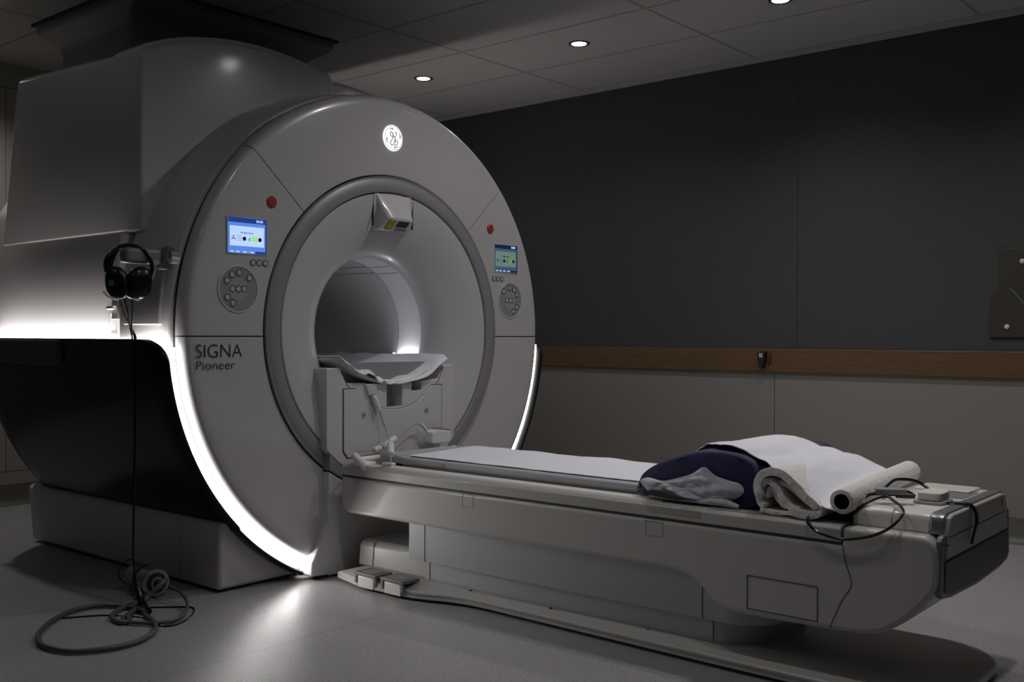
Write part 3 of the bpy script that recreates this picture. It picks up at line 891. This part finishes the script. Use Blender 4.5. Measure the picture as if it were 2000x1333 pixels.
# base plate
def plate(z, e):
    near = [(.105, -.418), (.20, -.440), (.27, -.458), (.38, -.461), (.48, -.460), (.58, -.452), (.66, -.430), (.74, -.400), (.82, -.383), (.92, -.378), (1.2, -.384), (1.6, -.393), (2.0, -.400), (2.38, -.402)]
    pts = [(x + (e if x < .12 else 0), y + e, z) for x, y in near]
    for cx, cy, a in ((2.622 - .22, -.402 + .22, -PI / 2), (2.622 - .22, .275 - .22, 0)):
        for i in range(1, 13):
            t = a + PI / 2 * i / 12
            pts.append((cx + (.22 - e) * math.cos(t), cy + (.22 - e) * math.sin(t), z))
    pts.append((.105 + e, .275 - e, z))
    return pts
obj('base_plate', loft([plate(.008, .010), plate(.014, 0), plate(.036, .001), plate(.041, .006), plate(.049, .040), plate(.056, .062)]), M_table, tb, smooth=30)
obj('plate_groove', tube([(x, y - .0006, .030) for x, y, z in plate(0, 0)[4:26]], .0012, 6), M_faint, tb)
obj('step_cover', loft([[(.12, -.315, .055), (.60, -.315, .055), (.60, .25, .055), (.12, .25, .055)], [(.12, -.306, .150), (.60, -.306, .150), (.60, .24, .150), (.12, .24, .150)],
                        [(.13, -.285, .166), (.59, -.285, .166), (.59, .22, .166), (.13, .22, .166)]]), M_table, tb, bevel=.012, seg=3)
obj('skirt_seam', tube([(.215, -.3165, .058), (.215, -.3075, .148), (.215, -.290, .164)], .0014, 6), M_seam, tb)
for x0 in (.265, .425):
    p = obj('foot_pedal', prism([(x0, -.468), (x0 + .135, -.468), (x0 + .135, -.372), (x0, -.372)], 'z', .060, .074), M_pedal, tb, bevel=.003)
    obj('pedal_pad', box(x0 + .03, x0 + .105, -.445, -.395, .0738, .0752), M_pad, p, bevel=.003)
    obj('pedal_front', box(x0 + .024, x0 + .118, -.4655, -.455, .012, .060), M_tablew, p, bevel=.003)
    for q in (x0 + .004, x0 + .12):
        obj('pedal_arm', box(q, q + .013, -.4665, -.455, .028, .060), M_grey, p, bevel=.002)
for x in (.80, 1.20, 1.62):
    obj('plate_screw', spin_profile((x, -.331, .045), (x, -.331, .1), [(0, .006), (.010, .006), (.0125, .003)], 10), M_text, tb)

# mattress in three segments
for x0, x1 in ((.385, .616), (.624, 1.553), (1.561, 1.69)):
    obj('mattress_segment', prism([(-.292, .512), (-.300, .520), (-.300, .536), (-.292, .543), (.205, .543), (.213, .536), (.213, .520), (.205, .512)], 'x', x0, x1), M_mat, tb, bevel=.010, seg=4)
obj('mattress_base', box(.375, 1.70, -.290, .205, .500, .513), M_grey, tb)
obj('mattress_head', prism([(.19, -.255), (.386, -.275), (.386, .19), (.25, .19), (.19, .17)], 'z', .507, .540), mat('mattress_head_vinyl', (.42, .42, .45), .45), tb, bevel=.008, seg=3)
obj('mattress_strip', box(.285, .33, -.262, .19, .5395, .5415), M_mat, tb)
obj('front_bumper', spin_profile((.165, -.345, .518), (.165, .26, .518), [(0, .004), (.004, .014), (.60, .014), (.604, .004)], 16), M_tablew, tb)
obj('front_latch', box(.15, .26, -.392, -.335, .500, .518), M_tablew, tb, bevel=.005)
obj('front_latch', box(.30, .36, -.345, -.315, .505, .520), M_tablew, tb, bevel=.005)

# paper sheet over the mattress
def paper(u, v):
    x = .36 + 1.36 * u
    hy0, hy1 = -.268, .196
    if u < .04: hy0 = -.268 + .10 * 0
    y = hy0 + (hy1 - hy0) * v
    x += .03 * (v - .5) * (1 - u) * -1.2
    z = .5465 + .0022 * nz(x * 4, y * 6, 2) + .0016 * nz(x * 14, y * 9, 7)
    if v > .93: z += .006 * max(0, nz(x * 5.0, 3, 1) + .15)
    return (x, y + .004 * nz(x * 9, v * 2, 5), z)
o = obj('table_sheet', grid(140, 40, paper), M_sheet, None, smooth=80)
solidify(o, .0018, 1); tag(o, 'flat white sheet spread along the grey table mattress', 'sheet')

# ------------------------------------------------------------------ pillow in navy case
pil = thing('pillow', 'plump pillow in an open-ended navy case under white sheet', 'pillow', (1.82, -.03, .50))
topP = [(1.575, .540), (1.60, .590), (1.65, .625), (1.74, .660), (1.82, .682), (1.90, .690), (1.97, .683), (2.02, .655), (2.05, .61), (2.055, .56)]
botP = [(2.04, .525), (1.98, .512), (1.85, .506), (1.72, .507), (1.62, .514), (1.585, .525)]
outl = catmull([(x, 0, z) for x, z in topP + botP], 4, True)
cx, cz = 1.83, .59
def psec(y, sc, dzc=0, crumple=.0):
    out = []
    for i, p in enumerate(outl):
        dx = (p.x - cx) * sc; dz = (p.z - cz) * sc
        k = 1 + crumple * nz(i * .35, y * 9, 3)
        x = cx + dx * k; z = cz + dz * k + dzc
        lift = .5525 if (x < 1.72 and y > -.302) else (.5525 - (.5525 - .5095) * min(1, (x - 1.72) / .05) if y > -.302 else .5095)
        z = max(z, max(.5095, lift))
        out.append((x, y + crumple * .12 * nz(i * .3, y * 4, 9), z))
    return out
secs = [psec(y, s, dz, c) for y, s, dz, c in ((-.345, .93, -.006, .05), (-.335, .985, -.002, .05), (-.30, 1.0, 0, .04), (-.20, 1.0, 0, .02), (-.05, 1, .004, .01), (.08, 1, .0, .01), (.18, .98, -.002, .02), (.25, .93, -.01, .03), (.285, .80, -.02, .03), (.30, .55, -.035, 0))]
bm = loft(secs)
o = obj('pillowcase', bm, M_navy, pil, smooth=70)
# crumpled inner fabric showing in the open end
mo = catmull([(1.600, 0, .560), (1.63, 0, .578), (1.69, 0, .573), (1.75, 0, .588), (1.80, 0, .606), (1.845, 0, .632), (1.885, 0, .608), (1.935, 0, .596), (1.975, 0, .588), (1.985, 0, .560), (1.93, 0, .525), (1.87, 0, .517), (1.80, 0, .514), (1.72, 0, .512), (1.655, 0, .519)], 4, True)
mcx, mcz = 1.79, .548
bm = bmesh.new(); rings = []
K = 22
for r_i in range(K + 1):
    sc_ = 1 - r_i / K * .985
    ring = []
    for p in mo:
        x = mcx + (p.x - mcx) * sc_; z = mcz + (p.z - mcz) * sc_
        fold = abs(nz(x * 9 + z * 14, z * 26 - x * 5, 2.2)) * .030 + abs(nz(x * 24, z * 40, 6)) * .010
        ring.append(bm.verts.new((x, -.352 - (.014 * (1 - sc_ ** 4) + fold * (1 - sc_ ** 6)), z)))
    rings.append(ring)
for A, B in zip(rings, rings[1:]):
    for i in range(len(A)): bm.faces.new((A[i], A[(i + 1) % len(A)], B[(i + 1) % len(A)], B[i]))
bm.faces.new(rings[-1])
obj('pillow_lining', bm, M_inner, pil, smooth=80)
bm = bmesh.new()
bmesh.ops.create_uvsphere(bm, u_segments=24, v_segments=14, radius=1)
for v in bm.verts:
    v.co = Vector((2.00 + v.co.x * .050, .215 + v.co.y * .060, .645 + v.co.z * .034 - v.co.x * .012))
obj('case_corner', bm, M_navy, pil, smooth=80)
obj('case_opening_shade', prism([(1.640, .533), (1.66, .544), (1.70, .545), (1.76, .536), (1.83, .524), (1.76, .519), (1.68, .522)], 'y', -.386, -.350), mat('opening_shade', (.05, .045, .045), .9), pil, bevel=.003)  # dark solid piece, paints the shade inside the open case
obj('lining_fold', grid(30, 6, lambda u, v: (1.64 + .34 * u, -.366 - .010 * math.sin(PI * v) - .006 * abs(nz(u * 9, v, 2)), .513 + (.006 + .020 * max(0, math.sin(PI * u)) + .010 * math.sin(u * 9)) * v)), mat('lining_fold_fabric', (.55, .55, .60), .8), pil, smooth=80)

# white sheet draped over the pillow and towel
def Hs(x, y):
    t = [(1.60, .600), (1.65, .634), (1.74, .669), (1.82, .691), (1.90, .699), (1.97, .692), (2.03, .670), (2.10, .660), (2.16, .650), (2.22, .625), (2.27, .604), (2.30, .600)]
    z = lerp(t, x)
    return z
def near_edge(x):
    return lerp([(1.60, .02), (1.66, -.10), (1.75, -.20), (1.84, -.29), (1.90, -.325), (1.96, -.325), (2.01, -.31), (2.05, -.34), (2.10, -.386), (2.30, -.386)], x)
def far_edge(x):
    return lerp([(1.60, .16), (1.75, .235), (1.88, .24), (1.94, .22), (2.00, .165), (2.05, .14), (2.12, .20), (2.2, .22), (2.30, .20)], x)
def drape(u, v):
    x = 1.60 + .70 * u
    a, b = near_edge(x), far_edge(x)
    y = a + (b - a) * v
    z = Hs(x, y)
    # falls on the near side towards the roll, sinks between pillow and towel
    nearf = max(0, 1 - (y + .386) / .30)
    if x > 2.06:
        k = min(1, (x - 2.06) / .18)
        z -= .062 * nearf * k ** 1.2
    if x < 2.06:
        z -= .006 * max(0, (y - .16) / .08) ** 2
    farf = max(0, (y - .10) / .12)
    z -= .030 * min(1.3, farf) ** 2
    z += .0065 * nz(x * 8, y * 5, 2) + .0035 * nz(x * 22, y * 13, 8)
    z += .010 * math.exp(-((x - 2.06 - .25 * (y + .1)) / .03) ** 2) * (-1)
    return (x, y, z + .004)
o = obj('draped_sheet', grid(110, 60, drape), M_sheet, None, smooth=80)
solidify(o, .0025, 1); tag(o, 'smooth white sheet draped from pillow down to the paper roll', 'sheet')

# folded blanket under the sheet, seen end on
def strip(pts, th, y0, y1, name, parent, m_=M_blanket, wob=.004, n=6):
    P = catmull([(x, 0, z) for x, z in pts], n)
    ny = 26
    bm = bmesh.new(); rows_ = []
    for j in range(ny + 1):
        y = y0 + (y1 - y0) * j / ny
        rows_.append([bm.verts.new((p.x + wob * nz(i * .15, y * 5, 1), y + (wob * nz(i * .2, 0, 7) if j in (0, 1) else 0), p.z + wob * .6 * nz(i * .2, y * 6, 5))) for i, p in enumerate(P)])
    for A, B in zip(rows_, rows_[1:]):
        for i in range(len(A) - 1): bm.faces.new((A[i], A[i + 1], B[i + 1], B[i]))
    o = obj(name, bm, m_, parent, smooth=80)
    md = o.modifiers.new('thick', 'SOLIDIFY'); md.thickness = th; md.offset = 0
    b = o.modifiers.new('bev', 'BEVEL'); b.width = th * .42; b.segments = 3; b.limit_method = 'ANGLE'; b.angle_limit = math.radians(50)
    return o
bl = thing('folded_blanket', 'thick white folded blanket with rounded folds facing the camera', 'blanket', (2.15, -.1, .51))
strip([(2.058, .565), (2.052, .60), (2.066, .632), (2.10, .6425), (2.135, .638), (2.17, .612), (2.205, .580), (2.235, .556), (2.248, .540), (2.238, .526), (2.20, .523), (2.16, .528)], .025, -.392, .16, 'top_fold', bl)
strip([(2.075, .532), (2.056, .545), (2.052, .575), (2.064, .603), (2.085, .612), (2.11, .596), (2.13, .566), (2.155, .540), (2.185, .532)], .019, -.385, .16, 'lower_fold', bl)
strip([(2.06, .523), (2.085, .518), (2.12, .518), (2.16, .520)], .012, -.388, .16, 'bottom_fold', bl)
strip([(2.075, .560), (2.085, .588), (2.10, .576), (2.115, .550), (2.14, .534)], .012, -.372, .16, 'inner_fold', bl)
strip([(2.115, .612), (2.15, .596), (2.19, .566), (2.222, .546)], .012, -.372, .16, 'inner_fold', bl)

# paper roll
pr = thing('paper_roll', 'white hollow roll lying across the foot end of the table', 'roll', (2.315, -.05, .57))
r0 = Vector((2.318, -.385, .573)); r1 = Vector((2.300, .255, .598))
L_ = (r1 - r0).length
bm = bmesh.new()
dR = (r1 - r0).normalized(); uR = dR.orthogonal().normalized(); vR = dR.cross(uR); n = 40
prr = [(.0, .023), (.0, .0345), (.003, .0365), (L_ * .5, .0375), (L_ - .02, .037), (L_ - .004, .034), (L_, .028), (L_, .001)]
rings = [[bm.verts.new(r0 + dR * t + (uR * math.cos(2 * PI * i / n) + vR * math.sin(2 * PI * i / n)) * r * (1 + .02 * nz(i * .3, t * 8, 2))) for i in range(n)] for t, r in prr]
for A, B in zip(rings, rings[1:]):
    for i in range(n): bm.faces.new((A[i], A[(i + 1) % n], B[(i + 1) % n], B[i]))
obj('outer_layers', bm, M_blanket, pr, smooth=60)
obj('hollow_core', cyl(r0 + dR * .0, r0 + dR * .16, .0235, .0235, 28, caps=False), mat('core_brown', (.03, .024, .018), .8), pr)
obj('core_end', cyl(r0 + dR * .10, r0 + dR * .101, .0233, segs=20), M_dark, pr)

# ------------------------------------------------------------------ black coil cable on the table end
cb = thing('black_cable', 'thin glossy black cable looping over the table edge to a grey plug', 'cable', (2.35, -.40, .50))
obj('cord', tube([(2.215, -.36, .520), (2.222, -.408, .512), (2.233, -.414, .498), (2.265, -.416, .479), (2.335, -.418, .470), (2.415, -.418, .489), (2.470, -.410, .520), (2.492, -.375, .556), (2.470, -.33, .5695), (2.44, -.30, .578), (2.41, -.27, .584), (2.385, -.285, .578), (2.36, -.33, .560), (2.335, -.35, .530)], .0042, 10), M_cable, cb)
obj('cord', tube([(2.425, -.24, .588), (2.36, -.255, .585), (2.345, -.30, .570), (2.33, -.34, .540), (2.29, -.35, .522)], .0052, 10), M_cable, cb)
obj('plug', prism([(2.375, -.275), (2.455, -.235), (2.44, -.205), (2.362, -.245)], 'z', .588, .606), mat('plug_grey', (.30, .30, .33), .4), cb, bevel=.005)
obj('plug_tab', prism([(2.425, -.245), (2.475, -.22), (2.465, -.198), (2.418, -.223)], 'z', .578, .590), M_panelD, cb, bevel=.003)
obj('cord', tube([(2.372, -.19, .592), (2.36, -.12, .598), (2.355, -.04, .604), (2.375, .03, .598), (2.40, .06, .585), (2.43, .05, .568)], .0052, 10), M_cable, cb)
obj('cord', tube([(2.38, -.20, .588), (2.40, -.15, .588), (2.415, -.11, .580), (2.43, -.09, .567)], .0045, 10), M_cable, cb)

st = thing('strap', 'flat black strap hanging over the silver end of the table', 'strap', (2.60, -.12, .46))
def band(pts, w, th, name, parent, m_, n=8):
    P = catmull(pts, n); bm = bmesh.new(); rows_ = []
    for p in P:
        rows_.append([bm.verts.new(p + Vector((0, -w / 2, 0))), bm.verts.new(p + Vector((0, w / 2, 0)))])
    for A, B in zip(rows_, rows_[1:]): bm.faces.new((A[0], A[1], B[1], B[0]))
    o = obj(name, bm, m_, parent, smooth=60)
    md = o.modifiers.new('thick', 'SOLIDIFY'); md.thickness = th; md.offset = 0
    return o
band([(2.50, -.155, .5655), (2.53, -.15, .5665), (2.565, -.14, .567), (2.598, -.13, .565), (2.618, -.13, .548), (2.624, -.135, .515), (2.620, -.145, .485), (2.616, -.155, .455)], .022, .005, 'webbing', st, M_cable)

fb = thing('foam_pad', 'small cream foam piece on a plastic clip by the plug', 'foam pad', (2.50, -.13, .56))
obj('foam_block', loft([rect(2.465, 2.535, -.185, -.085, z, .018) for z in (.570, .574, .590, .594)]), M_foam, fb, bevel=.004, seg=3)
obj('clip_base', loft([rect(2.455, 2.545, -.195, -.080, z, .02) for z in (.5605, .5695)]), M_cream, fb, bevel=.002)

# ------------------------------------------------------------------ white coil cable with ferrite beads at the scanner end
wc = thing('beaded_cable', 'thin grey cable with white ferrite barrels between dock and table', 'cable', (.25, -.2, .52))
path1 = [(.06, -.190, .80), (.068, -.165, .765), (.072, -.150, .735), (.075, -.135, .680), (.080, -.120, .640), (.12, -.14, .605), (.19, -.19, .585), (.25, -.24, .575), (.31, -.30, .556), (.36, -.345, .540), (.385, -.375, .524), (.375, -.400, .512), (.34, -.418, .503), (.28, -.425, .505), (.22, -.412, .525), (.16, -.380, .545), (.12, -.33, .552), (.10, -.27, .545), (.095, -.21, .545), (.095, -.16, .556), (.10, -.08, .580), (.09, -.01, .610), (.085, .05, .635), (.085, .09, .640), (.09, .12, .62)]
obj('cord', tube(path1, .0030, 8), M_cablew, wc)
def bead(a, b, r=.0145):
    L = (Vector(b) - Vector(a)).length
    obj('ferrite_bead', spin_profile(a, b, [(0, r * .45), (.002, r * .8), (.007, r), (L - .007, r), (L - .002, r * .8), (L, r * .45)], 18), M_bead, wc)
bead((.068, -.178, .785), (.073, -.150, .712), .0135)
bead((.225, -.222, .583), (.335, -.322, .552), .0155)
bead((.190, -.402, .545), (.300, -.424, .502), .0170)
bead((.100, -.155, .553), (.100, -.070, .588), .0155)
obj('bead_clip', spin_profile((.097, -.205, .540), (.099, -.155, .553), [(0, .006), (.006, .014), (.04, .015), (.048, .008)], 14), M_bead, wc)
obj('strain_relief', tube([(.085, .105, .640), (.088, .125, .622), (.090, .14, .600)], .0075, 10), M_bead, wc)
obj('connector', prism([(.125, .553), (.135, .600), (.160, .612), (.255, .600), (.262, .553), (.24, .5455), (.14, .5455)], 'x', .085, .135), M_bead, wc, bevel=.005)
obj('connector_slot', prism([(.165, .6125), (.175, .622), (.258, .608), (.258, .601)], 'x', .09, .13), M_pad, wc)
obj('cable_port', prism([(-.222, .838), (-.150, .838), (-.155, .79), (-.20, .785)], 'x', .02, .064), M_white, wc, bevel=.004)

# ------------------------------------------------------------------ headphones on the hook
hp = thing('headphones', 'glossy black patient headphones hanging on the scanner side hook', 'headphones', (-.16, -1.2, 1.33))
c0 = Vector((-.140, -1.245, 1.318)); rb = .083
e1 = Vector((.49, .87, 0)).normalized(); e2 = Vector((0, 0, 1)); e3 = Vector((.87, -.49, 0)).normalized()
def hpt(a, r, o=0): return tuple(c0 + e1 * r * math.cos(math.radians(a)) + e2 * r * math.sin(math.radians(a)) + e3 * o)
obj('headband', tube([hpt(a, rb) for a in range(-28, 209, 16)], .0075, 12), M_cable, hp)
obj('headband_pad', tube([hpt(a, rb * .90, .004) for a in range(118, 215, 12)], .0135, 12, rfun=lambda t: .35 + 1.0 * math.sin(PI * min(1, t))), M_black, hp)
obj('slider', tube([hpt(a, rb * 1.12, -.004) for a in range(-40, 20, 10)], .0055, 10), M_cream, hp)
def cup(c, ax, s, name='ear_cup', roll_=0):
    bm = bmesh.new()
    bmesh.ops.create_uvsphere(bm, u_segments=32, v_segments=22, radius=1)
    a = Vector(ax).normalized(); w = Vector((0, 0, 1)); b = w.cross(a).normalized(); w = a.cross(b)
    for v in bm.verts:
        x, y, z = v.co
        z2 = math.copysign(abs(z) ** .82, z)
        x2 = math.copysign(abs(x) ** .7, x); y2 = math.copysign(abs(y) ** .8, y)
        v.co = Vector(c) + a * (x2 * s[0]) + b * (y2 * s[1] * (1 - .10 * z) + roll_ * z2 * s[2]) + w * (z2 * s[2])
    return obj(name, bm, M_black, hp, smooth=80)
cL = c0 + e1 * -.042 + e2 * -.062 + e3 * .012; cR = c0 + e1 * .034 + e2 * -.062 + e3 * .002
cup(cL, e3 + e1 * -.25, (.030, .043, .062), roll_=-.12)
cup(cR, e3 + e1 * .45, (.034, .050, .064), roll_=.10)
def near(c, u, z, o): return tuple(c + e1 * u + e2 * z + e3 * o)
obj('cup_rim', tube([near(cL, u, z, .022) for u, z in ((-.050, -.036), (-.034, -.052), (-.012, -.061), (.008, -.063))], .0045, 8), M_bead, hp)
obj('cup_rim', tube([near(cR, u, z, .022) for u, z in ((-.034, -.048), (-.018, -.060), (.004, -.065))], .0045, 8), M_bead, hp)
p = [near(cL, u, z, .031) for u, z in ((-.031, -.012), (-.012, -.016), (-.011, .008), (-.030, .010))]
q = [near(cL, u, z, .020) for u, z in ((-.031, -.012), (-.012, -.016), (-.011, .008), (-.030, .010))]
obj('cup_label', loft([p, q]), M_green, hp)
# leads cross and drop over the black shell
for pp in ([(-.165, -1.272, 1.200), (-.190, -1.245, 1.16), (-.222, -1.205, 1.115), (-.20, -1.195, 1.075), (-.190, -1.188, 1.045), (-.187, -1.190, 1.00), (-.186, -1.190, .90), (-.184, -1.195, .60), (-.182, -1.20, .32), (-.176, -1.205, .20), (-.150, -1.21, .10), (-.105, -1.215, .03), (-.09, -1.22, .012)],
           [(-.145, -1.262, 1.197), (-.165, -1.238, 1.15), (-.200, -1.208, 1.09), (-.213, -1.19, 1.045), (-.205, -1.190, 1.00), (-.195, -1.190, .90), (-.190, -1.195, .60), (-.188, -1.20, .32), (-.180, -1.205, .20), (-.152, -1.212, .10), (-.112, -1.222, .03), (-.10, -1.226, .012)],
           [(-.125, -1.240, 1.197), (-.152, -1.224, 1.14), (-.19, -1.205, 1.08), (-.196, -1.19, 1.045), (-.196, -1.190, 1.00), (-.190, -1.190, .90), (-.187, -1.195, .60)]):
    obj('lead', tube(pp, .0034, 8), M_cable, hp)

# ------------------------------------------------------------------ transducer and its coiled cables on the floor
tr = thing('floor_transducer', 'dull metal cylinder with coiled grey cables on floor beside plinth', 'cable unit', (-.3, -1.07, 0))
A = Vector((-.415, -1.055, .060)); B = Vector((-.185, -1.085, .060))
Ld = (B - A).length
def tp(name, prof, m_): return obj(name, spin_profile(A, B, prof, 40), m_, tr)
tp('housing', [(0, .030), (.004, .052), (.085, .054), (.087, .054)], M_metal)
tp('band', [(.086, .0545), (.088, .0565), (.118, .0565), (.120, .0545)], M_dark)
tp('cap', [(.119, .054), (.122, .058), (.185, .058), (.192, .055), (.194, .040), (.194, .039)], M_metal)
tp('socket', [(.186, .041), (.1955, .041), (.1960, .034)], M_dark)
tp('gland', [(.190, .026), (.205, .026), (.207, .020)], M_metal)
tp('gland', [(.204, .018), (.212, .018), (.213, .012)], M_dark)
obj('thick_cable', tube([(-.215, -1.082, .062), (-.150, -1.09, .080), (-.118, -1.105, .092), (-.108, -1.135, .078), (-.118, -1.18, .040), (-.10, -1.23, .012), (-.04, -1.30, .010), (.035, -1.345, .010), (.02, -1.372, .010), (-.065, -1.355, .010), (-.135, -1.29, .010), (-.168, -1.20, .012), (-.22, -1.12, .014), (-.262, -1.06 - .09, .012)], .0095, 12), M_cableg, tr)
obj('thick_cable', tube([(-.105, -1.235, .010), (.0, -1.35, .011), (.10, -1.325, .011), (.155, -1.255, .012), (.12, -1.17, .016), (.03, -1.10, .03), (-.06, -1.075, .050), (-.13, -1.078, .060)], .0070, 10), M_cableg, tr)
big = [(-.092, -1.222, .010), (-.05, -1.24, .010), (.02, -1.265, .010), (.117, -1.291, .012), (.220, -1.35, .012), (.290, -1.45, .012), (.291, -1.56, .012), (.225, -1.655, .012), (.10, -1.686, .012), (-.02, -1.65, .012), (-.136, -1.567, .012), (-.235, -1.45, .012), (-.262, -1.355, .012), (-.225, -1.285, .012), (-.15, -1.25, .012), (-.074, -1.242, .014), (.0, -1.26, .022)]
obj('thick_cable', tube(big, .0090, 12), M_cableg, tr)
obj('thin_cable', tube([(-.21, -1.47, .0035), (-.14, -1.36, .0035), (-.06, -1.30, .0035), (.03, -1.262, .0035), (.14, -1.29, .0035), (.185, -1.25, .0035), (.13, -1.15, .0035), (.03, -1.075, .0035), (-.04, -1.12, .0035), (-.10, -1.18, .0035)], .0030, 8), M_cable, tr)
obj('thin_cable', tube([(-.42, -1.05, .10), (-.46, -1.05, .115), (-.50, -1.06, .10), (-.50, -1.09, .06), (-.45, -1.10, .035), (-.39, -1.10, .03), (-.33, -1.135, .02)], .0030, 8), M_cable, tr)
obj('cable_wrap', tube([(-.135, -1.212, .075), (-.105, -1.215, .040), (-.06, -1.225, .018), (-.01, -1.24, .016)], .0135, 12), M_black, tr)

# ------------------------------------------------------------------ call unit on the right wall, and a glass reflection built as a plate
rd = thing('rail_call_unit', 'small black handset holder clipped to the wooden wall rail', 'call unit', (.735, WALL_Y - .022, .91))
yw = WALL_Y - .022
obj('holder', prism([(.700, .965), (.752, .965), (.748, .905), (.736, .868), (.718, .868), (.706, .905)], 'y', yw - .035, yw), M_dark, rd, bevel=.004)
obj('display', box(.716, .738, yw - .037, yw - .034, .930, .955), mat('display_grey', (.42, .45, .46), .4), rd)
obj('side_clip', box(.757, .775, yw - .012, yw, .895, .955), mat('clip_red', (.10, .02, .01), .5), rd, bevel=.003)
wp = thing('reflection_plate', 'dim brown glass reflection with bright spots, built as a plate at the far right edge', 'plate', (2.08, WALL_Y, 1.25))  # solid stand-in for a reflection in window glass, spots and streak included
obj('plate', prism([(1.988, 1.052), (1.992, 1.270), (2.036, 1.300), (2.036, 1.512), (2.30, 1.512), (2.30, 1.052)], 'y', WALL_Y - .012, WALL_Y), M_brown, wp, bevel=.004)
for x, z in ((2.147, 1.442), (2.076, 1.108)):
    obj('reflection_spot', spin_profile((x, WALL_Y - .010, z), (x, WALL_Y - .1, z), [(0, .013), (.008, .013), (.013, .008), (.014, .001)], 20), mat('reflection_spot_metal', (.8, .78, .65), .3, metal=.2), wp)
obj('reflection_streak', tube([(2.085, WALL_Y - .014, 1.305), (2.12, WALL_Y - .016, 1.27), (2.17, WALL_Y - .016, 1.205)], .005, 8), mat('reflection_streak_glass', (.10, .14, .13), .2), wp)
